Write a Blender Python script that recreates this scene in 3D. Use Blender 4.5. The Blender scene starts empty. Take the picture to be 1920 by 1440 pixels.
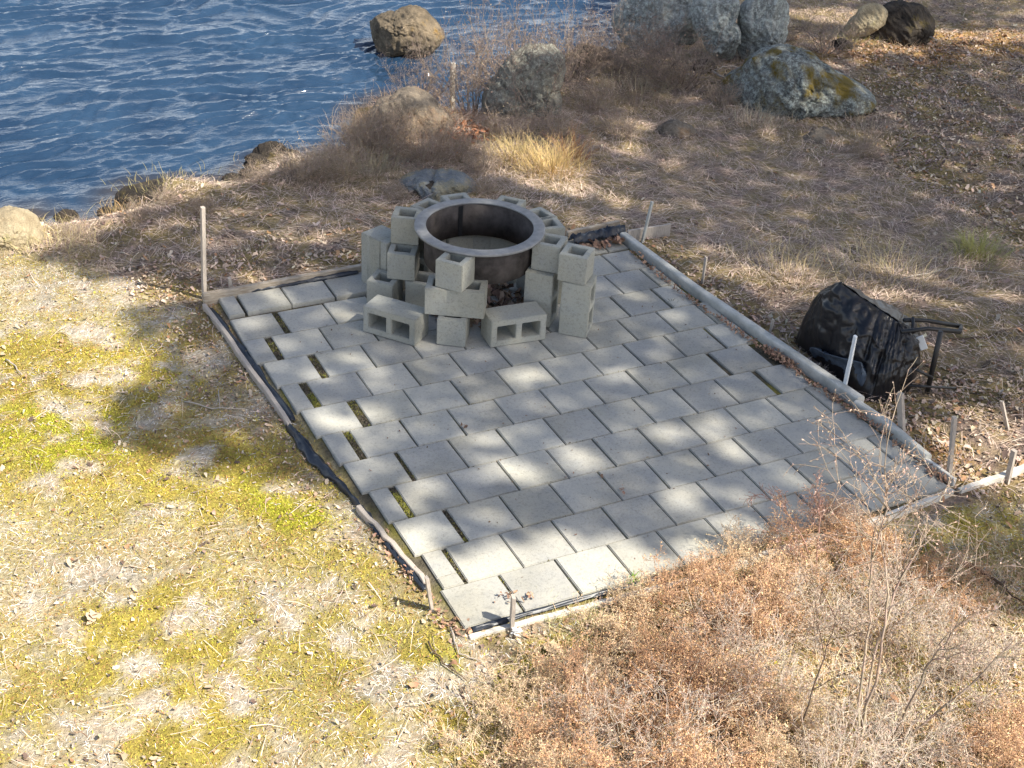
import bpy, bmesh, math, random
import numpy as np
from mathutils import Matrix, Vector, Euler

# ------------------------------------------------------------------ camera, light, exposure
scene = bpy.context.scene
C = scene.collection
CAM_POS = np.array([-1.0719, -8.2112, 4.5795])
CP, CQ, CR = 1.01228567, -0.486816, 0.06308640
F_PX = 2533.8                                   # focal length in pixels of the 1920 px wide frame
CAM_M = Matrix.Rotation(CQ, 3, 'Z') @ Matrix.Rotation(CP, 3, 'X') @ Matrix.Rotation(CR, 3, 'Z')
cam_d = bpy.data.cameras.new('camera'); cam = bpy.data.objects.new('camera', cam_d); C.objects.link(cam)
cam_d.sensor_width = 36; cam_d.lens = F_PX / 1920 * 36; cam_d.clip_end = 2000; cam_d.clip_start = 0.05
cam.matrix_world = Matrix.Translation(Vector(CAM_POS)) @ CAM_M.to_4x4()
scene.camera = cam

SUN_EL = math.radians(50)
SUN_H = np.array([0.63, -0.78]); SUN_H = SUN_H / np.linalg.norm(SUN_H)      # horizontal direction towards the sun
SUN_V = np.array([SUN_H[0] * math.cos(SUN_EL), SUN_H[1] * math.cos(SUN_EL), math.sin(SUN_EL)])
world = bpy.data.worlds.new('World'); scene.world = world; world.use_nodes = True
wn = world.node_tree.nodes; wl = world.node_tree.links
bg = wn['Background']; sky = wn.new('ShaderNodeTexSky'); sky.sky_type = 'NISHITA'; sky.sun_disc = False
sky.sun_elevation = SUN_EL; sky.sun_rotation = math.atan2(SUN_H[0], SUN_H[1])
sky.air_density = 1.0; sky.dust_density = 2.2; sky.ozone_density = 1.0
# pale bright band near the horizon all round, added to brighten the lake reflections
wtc = wn.new('ShaderNodeTexCoord'); wsx = wn.new('ShaderNodeSeparateXYZ'); wl.new(wtc.outputs['Generated'], wsx.inputs[0])
wr = wn.new('ShaderNodeValToRGB'); wl.new(wsx.outputs[2], wr.inputs[0]); we = wr.color_ramp.elements
we[0].position = .02; we[0].color = (.75, .75, .75, 1); we[1].position = .42; we[1].color = (0, 0, 0, 1)
wm = wn.new('ShaderNodeMix'); wm.data_type = 'RGBA'; wl.new(wr.outputs[0], wm.inputs[0]); wl.new(sky.outputs[0], wm.inputs[6]); wm.inputs[7].default_value = (11, 11.6, 12.4, 1)
wl.new(wm.outputs[2], bg.inputs[0]); bg.inputs[1].default_value = 0.10
sd = bpy.data.lights.new('sun', 'SUN'); sd.energy = 4.8; sd.angle = math.radians(0.6); sd.color = (1, 0.93, 0.80)
sun = bpy.data.objects.new('sun', sd); C.objects.link(sun)
sun.rotation_euler = Vector(SUN_V).to_track_quat('Z', 'Y').to_euler()
scene.view_settings.view_transform = 'Standard'; scene.view_settings.look = 'None'
scene.view_settings.exposure = 0.88; scene.view_settings.gamma = 1
scene.view_settings.use_curve_mapping = False
scene.cycles.max_bounces = 6; scene.cycles.diffuse_bounces = 3; scene.cycles.glossy_bounces = 3
scene.cycles.transmission_bounces = 4; scene.cycles.transparent_max_bounces = 8

RM = np.array([[CAM_M[i][j] for j in range(3)] for i in range(3)])
FWD = np.array([math.sin(-CQ), math.cos(-CQ)]); RGT = np.array([math.cos(CQ), math.sin(CQ)])

def G(px, py, z=0.0):
    """world point at height z seen at pixel px, py of the photograph (the survey used to lay the place out)"""
    d = RM @ np.array([(px - 960) / F_PX, -(py - 720) / F_PX, -1.0])
    return CAM_POS + d * (z - CAM_POS[2]) / d[2]

def V(foot, top, z=0.0):
    """world point above the foot's distance that lies at pixel top"""
    f = G(foot[0], foot[1], z)
    d = RM @ np.array([(top[0] - 960) / F_PX, -(top[1] - 720) / F_PX, -1.0])
    t = ((f[:2] - CAM_POS[:2]) @ FWD) / (d[:2] @ FWD)
    return CAM_POS + d * t

def M_PER_PX(p):
    return float(-((np.array(p) - CAM_POS) @ RM)[2] / F_PX)

# ------------------------------------------------------------------ noise and polygons
def _h(ix, iy, s):
    n = (ix.astype(np.int64) * 374761393 + iy.astype(np.int64) * 668265263 + s * 974634777) & 0x7fffffff
    n = ((n ^ (n >> 13)) * 1274126177) & 0x7fffffff
    n = (n ^ (n >> 16)) & 0xffff
    return n / 65535.0
def noise(x, y, s=0):
    ix, iy = np.floor(x), np.floor(y); fx, fy = x - ix, y - iy
    fx = fx * fx * (3 - 2 * fx); fy = fy * fy * (3 - 2 * fy)
    a, b, c, d = _h(ix, iy, s), _h(ix + 1, iy, s), _h(ix, iy + 1, s), _h(ix + 1, iy + 1, s)
    return (a * (1 - fx) + b * fx) * (1 - fy) + (c * (1 - fx) + d * fx) * fy
def fbm(x, y, s=0, o=4):
    x = np.asarray(x, float); y = np.asarray(y, float)
    r = 0; a = .5; t = 0
    for k in range(o):
        r = r + a * noise(x, y, s + k * 17); t += a; a *= .5; x = x * 2.03 + 5.1; y = y * 2.03 + 1.7
    return r / t
def inpoly(x, y, P):
    x = np.asarray(x); c = np.zeros(x.shape, bool); n = len(P)
    for i in range(n):
        x1, y1 = P[i]; x2, y2 = P[(i + 1) % n]
        if y1 == y2: continue
        m = ((y1 > y) != (y2 > y)) & (x < (x2 - x1) * (y - y1) / (y2 - y1) + x1)
        c ^= m
    return c
def seg_dist(x, y, P, closed=False):
    best = np.full(np.shape(x), 1e9); n = len(P)
    for i in range(n if closed else n - 1):
        a = np.array(P[i]); b = np.array(P[(i + 1) % n]); d = b - a
        t = np.clip(((x - a[0]) * d[0] + (y - a[1]) * d[1]) / (d @ d), 0, 1)
        best = np.minimum(best, np.hypot(x - a[0] - t * d[0], y - a[1] - t * d[1]))
    return best
def poly(pts, z=0.0): return [tuple(G(px, py, z)[:2]) for px, py in pts]
def soft(x, y, P, w):
    d = seg_dist(x, y, P, True); d = np.where(inpoly(x, y, P), d, -d)
    return np.clip(.5 + d / (2 * w), 0, 1)

# ------------------------------------------------------------------ object helpers
def tag(o, label=None, cat=None, group=None, kind=None):
    if label: o['label'] = label
    if cat: o['category'] = cat
    if group: o['group'] = group
    if kind: o['kind'] = kind
    return o
def empty(name, loc, label, cat, group=None, rz=0):
    o = bpy.data.objects.new(name, None); C.objects.link(o); o.location = loc; o.rotation_euler = (0, 0, rz)
    o.empty_display_size = .1
    return tag(o, label, cat, group)
def link_mesh(name, me, mat, parent=None, loc=None):
    o = bpy.data.objects.new(name, me); C.objects.link(o)
    if mat is not None: me.materials.append(mat)
    if parent is not None: o.parent = parent
    if loc is not None: o.location = loc
    return o
def np_mesh(name, verts, faces, cols=None, smooth=False):
    """faces: list of int arrays (n,k), one per polygon size"""
    me = bpy.data.meshes.new(name)
    verts = np.asarray(verts, np.float32)
    me.vertices.add(len(verts)); me.vertices.foreach_set('co', verts.ravel())
    idx = np.concatenate([f.ravel() for f in faces]).astype(np.int32)
    tot = np.concatenate([np.full(len(f), f.shape[1], np.int32) for f in faces])
    st = np.concatenate([[0], np.cumsum(tot)[:-1]]).astype(np.int32)
    me.loops.add(len(idx)); me.loops.foreach_set('vertex_index', idx)
    me.polygons.add(len(tot)); me.polygons.foreach_set('loop_start', st); me.polygons.foreach_set('loop_total', tot)
    if smooth: me.polygons.foreach_set('use_smooth', np.ones(len(tot), bool))
    if cols is not None:
        ca = me.color_attributes.new('Col', 'FLOAT_COLOR', 'POINT')
        c4 = np.ones((len(verts), 4), np.float32); c4[:, :3] = cols
        ca.data.foreach_set('color', c4.ravel())
    me.update(calc_edges=True)
    return me
def bm_obj(name, bm, mat, parent=None, smooth=False):
    bmesh.ops.recalc_face_normals(bm, faces=bm.faces)
    me = bpy.data.meshes.new(name); bm.to_mesh(me); bm.free()
    if smooth:
        for p in me.polygons: p.use_smooth = True
    return link_mesh(name, me, mat, parent)
def add_box(bm, c, s, rot=None):
    m = Matrix.Translation(c) @ (rot.to_4x4() if rot is not None else Matrix.Identity(4)) @ Matrix.Diagonal((s[0], s[1], s[2], 1))
    return bmesh.ops.create_cube(bm, size=1, matrix=m)['verts']
def add_tube(bm, pts, rad, n=8, cap=True):
    pts = [Vector(p) for p in pts]
    if not hasattr(rad, '__len__'): rad = [rad] * len(pts)
    rings = []
    for i, p in enumerate(pts):
        t = (pts[min(i + 1, len(pts) - 1)] - pts[max(i - 1, 0)]).normalized()
        u = t.cross(Vector((0, 0, 1)))
        if u.length < .05: u = t.cross(Vector((1, 0, 0)))
        u.normalize(); v = t.cross(u)
        rings.append([bm.verts.new(p + (u * math.cos(2 * math.pi * k / n) + v * math.sin(2 * math.pi * k / n)) * rad[i]) for k in range(n)])
    for a, b in zip(rings, rings[1:]):
        for k in range(n): bm.faces.new((a[k], a[(k + 1) % n], b[(k + 1) % n], b[k]))
    if cap: bm.faces.new(rings[0]); bm.faces.new(rings[-1][::-1])
def add_plank(bm, a, b, w, h, rng, top_a=0, segs=10, wob=.004, lean=0):
    """a board standing on edge from a to b: w thick, h high, slightly warped"""
    a = Vector(a); b = Vector(b); d = (b - a); d.z = 0; d.normalize(); nrm = Vector((-d.y, d.x, 0))
    rows = []
    for i in range(segs + 1):
        t = i / segs; p = a.lerp(b, t); ww = w * (1 + rng.uniform(-.06, .06)); q = p + nrm * rng.uniform(-wob, wob) + Vector((0, 0, rng.uniform(-wob, wob) * .6))
        o = nrm * lean
        rows.append([bm.verts.new(q - nrm * ww / 2), bm.verts.new(q + nrm * ww / 2), bm.verts.new(q + nrm * ww / 2 + o + Vector((0, 0, h))), bm.verts.new(q - nrm * ww / 2 + o + Vector((0, 0, h)))])
    for r, s in zip(rows, rows[1:]):
        for k in range(4): bm.faces.new((r[k], r[(k + 1) % 4], s[(k + 1) % 4], s[k]))
    bm.faces.new(rows[0]); bm.faces.new(rows[-1][::-1])

# ------------------------------------------------------------------ materials
def mat_new(name):
    m = bpy.data.materials.new(name); m.use_nodes = True
    nt = m.node_tree; b = nt.nodes['Principled BSDF']
    return m, nt, b
def N(nt, t, **kw):
    n = nt.nodes.new(t)
    for k, v in kw.items():
        if hasattr(n, k): setattr(n, k, v)
        else: n.inputs[k].default_value = v
    return n
def noise_tex(nt, scale, detail=5, rough=.6, obj=True, vec=None):
    t = N(nt, 'ShaderNodeTexNoise'); t.inputs['Scale'].default_value = scale; t.inputs['Detail'].default_value = detail; t.inputs['Roughness'].default_value = rough
    if vec is None:
        tc = N(nt, 'ShaderNodeTexCoord'); vec = tc.outputs['Object']
    nt.links.new(vec, t.inputs['Vector'])
    return t
def ramp(nt, fac, stops):
    r = N(nt, 'ShaderNodeValToRGB'); e = r.color_ramp.elements
    while len(e) < len(stops): e.new(.5)
    for i, (p, c) in enumerate(stops):
        e[i].position = p; e[i].color = (*c, 1) if hasattr(c, '__len__') else (c, c, c, 1)
    nt.links.new(fac, r.inputs[0]); return r
def mixc(nt, fac, a, b, mode='MIX'):
    m = N(nt, 'ShaderNodeMix'); m.data_type = 'RGBA'; m.blend_type = mode
    for i, v in ((0, fac), (6, a), (7, b)):
        if hasattr(v, 'links'): nt.links.new(v, m.inputs[i])
        elif hasattr(v, '__len__'): m.inputs[i].default_value = (*v, 1)
        else: m.inputs[i].default_value = v
    return m.outputs[2]
def bump(nt, b, h, strength, dist):
    n = N(nt, 'ShaderNodeBump'); n.inputs['Strength'].default_value = strength; n.inputs['Distance'].default_value = dist
    nt.links.new(h, n.inputs['Height']); nt.links.new(n.outputs[0], b.inputs['Normal']); return n

def mat_concrete(name, base, var=.10, warm=(1.05, 1.0, .9), world=False, spread=1.0):
    m, nt, b = mat_new(name)
    oi = N(nt, 'ShaderNodeObjectInfo')
    add = N(nt, 'ShaderNodeVectorMath', operation='ADD'); tc = N(nt, 'ShaderNodeTexCoord')
    sc = N(nt, 'ShaderNodeVectorMath', operation='SCALE'); cmb = N(nt, 'ShaderNodeCombineXYZ')
    for i in range(3): nt.links.new(oi.outputs['Random'], cmb.inputs[i])
    nt.links.new(cmb.outputs[0], sc.inputs[0]); sc.inputs['Scale'].default_value = 37
    nt.links.new(tc.outputs['Object'], add.inputs[0]); nt.links.new(sc.outputs[0], add.inputs[1])
    v = add.outputs[0]
    n1 = noise_tex(nt, 5, 6, .65, vec=v); n2 = noise_tex(nt, 60, 4, .7, vec=v); n3 = noise_tex(nt, 1.6, 3, .5, vec=v); n4 = noise_tex(nt, 260, 2, .6, vec=v)
    c0 = mixc(nt, ramp(nt, n1.outputs[0], [(.3, 0.0), (.7, 1.0)]).outputs[0], [x * (1 - var) for x in base], [x * (1 + var) * w for x, w in zip(base, warm)])
    sp = ramp(nt, n2.outputs[0], [(.34, .72), (.48, 1.0), (.6, 1.0), (.78, 1.16)])
    c1 = mixc(nt, .8, c0, sp.outputs[0], 'MULTIPLY')
    st = ramp(nt, n3.outputs[0], [(.36, (.66, .64, .57)), (.5, (.95, .94, .92)), (.62, (1.04, 1.04, 1.04))])
    c2 = mixc(nt, .5, c1, st.outputs[0], 'MULTIPLY')
    rr = ramp(nt, oi.outputs['Random'], [(0, (1 - .13 * spread, 1 - .13 * spread, 1 - .12 * spread)), (.5, (1, .985, .96)), (1, (1.1, 1.09, 1.06))])
    c3 = mixc(nt, 1, c2, rr.outputs[0], 'MULTIPLY')
    fs = ramp(nt, n4.outputs[0], [(.35, .8), (.6, 1.1)])
    c4 = mixc(nt, .6, c3, fs.outputs[0], 'MULTIPLY')
    nt.links.new(c4, b.inputs['Base Color']); b.inputs['Roughness'].default_value = .92
    b.inputs['Specular IOR Level'].default_value = .25
    bump(nt, b, n2.outputs[0], .5, .004)
    return m
def mat_col(name, rough=.9, var=.25, scale=30, bumps=None, spec=.2, trans=0):
    m, nt, b = mat_new(name)
    a = N(nt, 'ShaderNodeVertexColor'); a.layer_name = 'Col'
    n = noise_tex(nt, scale, 5, .7)
    r = ramp(nt, n.outputs[0], [(.25, 1 - var), (.75, 1 + var)])
    nt.links.new(mixc(nt, 1, a.outputs[0], r.outputs[0], 'MULTIPLY'), b.inputs['Base Color'])
    b.inputs['Roughness'].default_value = rough; b.inputs['Specular IOR Level'].default_value = spec
    if bumps: bump(nt, b, n.outputs[0], bumps[0], bumps[1])
    return m
def mat_plain(name, col, rough=.8, var=.2, scale=20, spec=.3, metal=0, bumps=None, stretch=None, col2=None):
    m, nt, b = mat_new(name)
    vec = None
    if stretch:
        tc = N(nt, 'ShaderNodeTexCoord'); mp = N(nt, 'ShaderNodeMapping'); mp.inputs['Scale'].default_value = stretch
        nt.links.new(tc.outputs['Object'], mp.inputs[0]); vec = mp.outputs[0]
    n = noise_tex(nt, scale, 6, .65, vec=vec)
    r = ramp(nt, n.outputs[0], [(.3, [c * (1 - var) for c in col]), (.7, col2 or [c * (1 + var) for c in col])])
    nt.links.new(r.outputs[0], b.inputs['Base Color'])
    b.inputs['Roughness'].default_value = rough; b.inputs['Specular IOR Level'].default_value = spec; b.inputs['Metallic'].default_value = metal
    if bumps: bump(nt, b, n.outputs[0], *bumps)
    return m
def mat_rock(name, a, bcol, lichen, moss, lich_amt=.5, moss_amt=.5):
    m, nt, b = mat_new(name)
    n1 = noise_tex(nt, 4.5, 9, .72); n2 = noise_tex(nt, 26, 8, .78); n3 = noise_tex(nt, 95, 5, .75); n4 = noise_tex(nt, 3.2, 9, .72)
    c = mixc(nt, ramp(nt, n1.outputs[0], [(.38, 0.0), (.62, 1.0)]).outputs[0], a, bcol)
    c = mixc(nt, ramp(nt, n2.outputs[0], [(1 - lich_amt - .06, 0.0), (1 - lich_amt + .06, 1.0)]).outputs[0], c, lichen)
    g = N(nt, 'ShaderNodeNewGeometry'); sx = N(nt, 'ShaderNodeSeparateXYZ'); nt.links.new(g.outputs['Normal'], sx.inputs[0])
    c = mixc(nt, ramp(nt, n4.outputs[0], [(1 - moss_amt - .05, 0.0), (1 - moss_amt + .05, 1.0)]).outputs[0], c, moss)
    c = mixc(nt, .8, c, ramp(nt, n3.outputs[0], [(.3, .45), (.7, 1.3)]).outputs[0], 'MULTIPLY')
    nt.links.new(c, b.inputs['Base Color']); b.inputs['Roughness'].default_value = .92; b.inputs['Specular IOR Level'].default_value = .2
    h = mixc(nt, .4, n2.outputs[0], n3.outputs[0]); bump(nt, b, h, .9, .03)
    return m

M = {}
M['paver'] = mat_concrete('paver_concrete', (.405, .412, .40), var=.11, spread=1.1)
M['block'] = mat_concrete('block_concrete', (.37, .38, .355), var=.06, spread=.5)
M['ground'] = mat_col('soil', .95, .45, 38, (.9, .03), .1)
M['grass'] = mat_col('dry_grass', .8, .15, 12, None, .2)
M['leaf'] = mat_col('dry_leaves', .8, .2, 25, None, .25)
M['bark'] = mat_col('twig_bark', .85, .2, 40, None, .2)
M['wood'] = mat_plain('weathered_wood', (.36, .28, .20), .85, .35, 14, .2, stretch=(1, 1, 5), bumps=(.4, .003), col2=(.50, .44, .36))
M['stake'] = mat_plain('grey_stake_wood', (.42, .37, .32), .85, .25, 30, .2, stretch=(6, 6, 1), bumps=(.4, .003))
M['board'] = mat_plain('pale_board', (.58, .54, .46), .85, .25, 9, .2, bumps=(.4, .003), col2=(.76, .73, .67))
M['rail'] = mat_plain('pale_grey_rail', (.46, .47, .43), .85, .25, 10, .2, bumps=(.3, .002), col2=(.62, .61, .56))
M['steel'] = mat_plain('ring_steel', (.050, .042, .038), .8, .35, 9, .2, metal=.0, bumps=(.15, .002), col2=(.115, .098, .088))
M['flange'] = mat_plain('flange_steel', (.25, .25, .245), .85, .14, 16, .2, bumps=(.2, .001), col2=(.33, .33, .32))
M['plastic'] = mat_plain('black_plastic', (.009, .009, .011), .33, .3, 30, .5, bumps=(.2, .004))
M['fabric'] = mat_plain('black_fabric', (.024, .030, .042), .38, .3, 60, .4, bumps=(.3, .002))
M['blueplastic'] = mat_plain('blue_grey_plastic', (.05, .07, .10), .35, .4, 12, .5, bumps=(.4, .005))
M['blackmetal'] = mat_plain('black_metal', (.015, .015, .016), .45, .2, 30, .5)
M['white'] = mat_plain('white_plastic', (.72, .74, .74), .5, .08, 20, .4)
M['bark_tree'] = mat_plain('pine_bark', (.12, .085, .06), .95, .4, 8, .1, bumps=(.8, .02))
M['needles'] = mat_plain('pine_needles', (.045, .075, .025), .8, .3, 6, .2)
M['rock_grey'] = mat_rock('grey_rock', (.15, .14, .12), (.30, .28, .23), (.43, .43, .36), (.22, .18, .06), .46, .36)
M['rock_pale'] = mat_rock('pale_rock', (.17, .17, .16), (.36, .37, .35), (.50, .54, .50), (.12, .10, .075), .48, .33)
M['rock_brown'] = mat_rock('brown_rock', (.09, .075, .055), (.26, .205, .14), (.40, .34, .25), (.30, .19, .06), .36, .36)
M['rock_dark'] = mat_rock('dark_rock', (.035, .03, .027), (.085, .07, .055), (.16, .14, .10), (.13, .10, .035), .3, .4)
M['rock_blue'] = mat_rock('blue_grey_rock', (.19, .205, .215), (.27, .29, .30), (.42, .41, .32), (.34, .31, .22), .40, .46)
M['rock_tan'] = mat_rock('tan_rock', (.34, .27, .17), (.50, .42, .28), (.52, .45, .30), (.34, .32, .10), .35, .35)

# ------------------------------------------------------------------ terrain
S = 0.308                                       # slab pitch
ZW = -0.38                                      # lake level
shore_px = [(-700, 470), (-300, 440), (-60, 415), (0, 405), (60, 398), (115, 412), (160, 408), (203, 402), (212, 372), (245, 350), (330, 345), (420, 348), (455, 322), (500, 300),
            (545, 298), (600, 288), (652, 274), (662, 235), (680, 205), (730, 185), (800, 190), (850, 215), (905, 215), (960, 190), (1050, 150), (1100, 140), (1150, 115),
            (1172, 60), (1185, 0), (1215, -80), (1290, -190), (1500, -330)]
shore = [tuple(G(x, y, ZW)[:2]) for x, y in shore_px]
e = np.array(shore[-1]); e0 = np.array(shore[0])
shore_line = [tuple(e0 + np.array([-60, -25]))] + shore + [tuple(e + np.array([60, 70]))]
land_poly = shore_line + [(400, 300), (400, -300), (-300, -300), (-300, -40)]
PATIO = [(3.0 * S, .06), (13.9 * S, .04), (14.0 * S, -12.0 * S), (3.75 * S, -12.05 * S)]
PATIO = [(2.93 * S, .02), (13.55 * S, -.0), (13.95 * S, -12.02 * S), (3.68 * S, -12.04 * S), (3.2 * S, -5 * S)]

def height(x, y):
    x = np.asarray(x, float); y = np.asarray(y, float)
    sd_ = seg_dist(x, y, shore_line); inside = inpoly(x, y, land_poly); sdn = np.where(inside, sd_, -sd_)
    sdn = sdn + (fbm(x * 2.2, y * 2.2, 3, 3) - .5) * .22
    t = np.clip(sdn / .75, 0, 1); t = t * t * (3 - 2 * t)
    h = ZW + (-.075 - ZW) * t
    h = np.where(sdn < 0, ZW + sdn * .55, h); h = np.maximum(h, -2.5)
    far = np.clip((sdn - 3) / 12, 0, 1)
    und = (fbm(x * .5, y * .5, 11, 3) - .5) * .16 + (fbm(x * 2.5, y * 2.5, 5, 4) - .5) * .07 + (fbm(x * 11, y * 11, 8, 3) - .5) * .022
    pd = seg_dist(x, y, PATIO, True); pin = inpoly(x, y, PATIO)
    k = np.where(pin, 0, np.clip(pd / .5, 0, 1))
    h = h + und * k * np.clip(sdn * 2 + .4, .15, 1)
    h = np.where(pin, -.017 + (fbm(x * 14, y * 14, 21, 3) - .5) * .008, h + (1 - k) * .042)
    return h
def hz(x, y): return float(height(np.array([x]), np.array([y]))[0])

# colour regions as polygons on the ground
R_moss = [poly(p) for p in ([(-200, 620), (110, 590), (330, 640), (360, 720), (330, 800), (480, 840), (590, 890), (600, 990), (480, 1000), (350, 950), (180, 900), (-200, 930)],
                            [(150, 1110), (300, 1080), (480, 1150), (520, 1290), (380, 1400), (200, 1400), (100, 1250)],
                            [(500, 1170), (640, 1080), (760, 1180), (980, 1200), (990, 1280), (830, 1370), (600, 1330)],
                            [(-100, 1230), (60, 1250), (140, 1380), (60, 1500), (-200, 1500)],
                            [(1740, 1270), (1830, 1230), (1850, 1290), (1760, 1330)],
                            [(1820, 940), (1640, 960), (1680, 1010), (1900, 1000)], [(560, 1000), (640, 980), (720, 1060), (640, 1090)])]
R_bright = [poly(p) for p in ([(440, 905), (590, 930), (600, 990), (490, 985)], [(630, 1130), (700, 1140), (720, 1190), (650, 1190)], [(800, 1210), (1000, 1230), (980, 1260), (820, 1250)], [(1760, 1285), (1830, 1240), (1840, 1290), (1770, 1315)], [(0, 740), (200, 760), (300, 830), (120, 880), (-60, 850)])]
R_litter = [poly(p) for p in ([(330, 600), (400, 560), (520, 770), (520, 850), (440, 790), (350, 760)], [(560, 870), (680, 990), (780, 1090), (760, 1120), (640, 1000), (590, 940)],
                              [(1200, 440), (1480, 560), (1480, 640), (1300, 560), (1160, 450)], [(1500, 660), (1960, 700), (1960, 1000), (1800, 920), (1640, 790)],
                              [(1560, 60), (2100, 60), (2300, 500), (1850, 470), (1640, 270)], [(250, 470), (480, 440), (700, 430), (690, 490), (400, 545), (300, 560)],
                              [(840, 1150), (960, 1190), (1000, 1240), (860, 1240)])]
R_litter.append(poly([(-100, 1330), (150, 1350), (330, 1430), (300, 1520), (-250, 1520)]))
R_dry = [poly(p) for p in ([(640, 240), (900, 200), (1200, 140), (1350, 190), (1640, 220), (1900, 470), (2000, 560), (1500, 540), (1250, 430), (900, 370), (560, 400)],)]
R_red = [poly(p) for p in ([(1640, 850), (1960, 760), (1960, 900), (1800, 900)], [(1480, 60), (1960, 40), (1960, 110), (1500, 120)], [(700, 150), (900, 180), (900, 260), (700, 260)], [(1800, 1320), (2000, 1250), (2000, 1500), (1700, 1500)])]
R_bush = [poly(p) for p in ([(860, 1290), (1100, 1120), (1350, 1040), (1640, 990), (1960, 1060), (2100, 1500), (800, 1500)],)]

PAL = dict(straw=(.58, .51, .40), moss=(.33, .265, .05), bright=(.30, .29, .03), litter=(.23, .17, .135), dry=(.30, .225, .185), red=(.36, .17, .08), soil=(.11, .085, .065), base=(.24, .17, .10))
def region_w(x, y):
    """weights of the kinds of ground cover at points"""
    wx = x + (fbm(x * 1.7, y * 1.7, 31) - .5) * .55; wy = y + (fbm(x * 1.7, y * 1.7, 47) - .5) * .55
    n = fbm(x * 3.1, y * 3.1, 61, 5); n2 = fbm(x * 8, y * 8, 71, 4)
    def mx(Rs, w): return np.max([soft(wx, wy, P, w) for P in Rs], 0)
    w = {}
    w['moss'] = np.clip((mx(R_moss, .3) * .75 + .45) * np.clip((n2 * .6 + n * .6 - .435) * 4.5, 0, 1), 0, 1)
    w['bright'] = mx(R_bright, .06) * np.clip((n2 - .42) * 8, 0, 1)
    w['litter'] = mx(R_litter, .15) * np.clip((n - .3) * 4, .3, 1)
    w['dry'] = mx(R_dry, .3)
    w['red'] = mx(R_red, .15) * np.clip((n - .35) * 5, 0, 1)
    w['bush'] = mx(R_bush, .2)
    return w
LAWN_G = poly([(-400, 400), (0, 440), (180, 490), (330, 560), (430, 640), (1000, 1180), (1700, 980), (2300, 860), (2300, 1900), (-900, 1900)], -.06)
def ground_color(x, y):
    n = fbm(x * 2.3, y * 2.3, 81, 5); n2 = fbm(x * 13, y * 13, 91, 4)
    w = region_w(x, y)
    c = np.array(PAL['straw'])[None] * (.65 + .5 * n[:, None])
    lw = (~inpoly(x, y, LAWN_G)).astype(float)[:, None]; c = c * (1 - lw) + (np.array(PAL['dry'])[None] * (1 - np.clip(n * 3 - 1.1, 0, 1)[:, None]) + np.array(PAL['litter'])[None] * np.clip(n * 3 - 1.1, 0, 1)[:, None]) * lw
    brown = np.clip((n2 - .45) * 5, 0, 1)[:, None] * (1 - lw * .6)
    c = c * (1 - brown * .6) + np.array(PAL['base'])[None] * brown * .6
    for k, col, a in (('dry', 'dry', 1), ('litter', 'litter', .95), ('red', 'red', .7), ('bush', 'soil', .7), ('moss', 'moss', .95), ('bright', 'bright', .95)):  # ground under the shrubs darkened so the gaps between twigs look dark
        ww = (w[k] * a)[:, None]; c = c * (1 - ww) + np.array(PAL[col])[None] * ww * 1.0
    c = c * (.55 + .9 * n2[:, None])
    pin = inpoly(x, y, PATIO)[:, None]
    jo = fbm(x * 5, y * 5, 95, 3)[:, None]
    jc = np.array((.12, .105, .075))[None] * (1 - np.clip((jo - .5) * 6, 0, 1)) + np.array((.20, .18, .05))[None] * np.clip((jo - .5) * 6, 0, 1)
    c = np.where(pin, jc * (.7 + .6 * n2[:, None]), c)
    hh = height(x, y)[:, None]
    wet = np.clip((hh - (ZW - .02)) / .16, 0, 1)
    c = c * (.28 + .72 * wet)
    return np.clip(c, .005, .9)

def graded(a, b, step, far, n):
    core = np.arange(a, b + step / 2, step)
    g = np.geomspace(step, far, n)
    return np.concatenate([(a - np.cumsum(g))[::-1], core, b + np.cumsum(g)])
def sheet(xs, ys, zf):
    X, Y = np.meshgrid(xs, ys); x = X.ravel(); y = Y.ravel(); nx, ny = len(xs), len(ys)
    i = np.arange(nx * ny).reshape(ny, nx)
    f = np.stack([i[:-1, :-1], i[:-1, 1:], i[1:, 1:], i[1:, :-1]], -1).reshape(-1, 4)
    return x, y, f
gx = graded(-3.5, 11.5, .04, 60, 26); gy = graded(-8.5, 9.5, .04, 60, 26)
x, y, f = sheet(gx, gy, None)
z = height(x, y)
o = link_mesh('ground', np_mesh('ground', np.stack([x, y, z], 1), [f], ground_color(x, y), True), M['ground']); tag(o, kind='structure')

# ------------------------------------------------------------------ lake
m, nt, b = mat_new('lake_water')
tcw = N(nt, 'ShaderNodeTexCoord'); mpw = N(nt, 'ShaderNodeMapping'); mpw.inputs['Rotation'].default_value = (0, 0, -.05); mpw.inputs['Scale'].default_value = (.45, 1.3, 1); nt.links.new(tcw.outputs['Object'], mpw.inputs[0])
n1 = noise_tex(nt, 11, 4, .6, vec=mpw.outputs[0]); n2 = noise_tex(nt, 1.2, 3, .5)
wa = N(nt, 'ShaderNodeSeparateColor'); wv = N(nt, 'ShaderNodeVertexColor'); wv.layer_name = 'Col'; nt.links.new(wv.outputs[0], wa.inputs[0])
nt.links.new(mixc(nt, wa.outputs[0], ramp(nt, n2.outputs[0], [(.35, (.012, .032, .068)), (.7, (.022, .052, .100))]).outputs[0], (.06, .042, .022)), b.inputs['Base Color'])
b.inputs['Roughness'].default_value = .05; b.inputs['IOR'].default_value = 1.5; b.inputs['Specular IOR Level'].default_value = .8
bump(nt, b, n1.outputs[0], 1.0, .018)
M['water'] = m
wx_ = graded(-3, 13.5, .023, 90, 27); wy_ = graded(1.8, 15.5, .023, 90, 27)
x, y, f = sheet(wx_, wy_, None)
rng = np.random.default_rng(5)
z = np.zeros_like(x); px_, py_ = x.copy(), y.copy()
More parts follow.
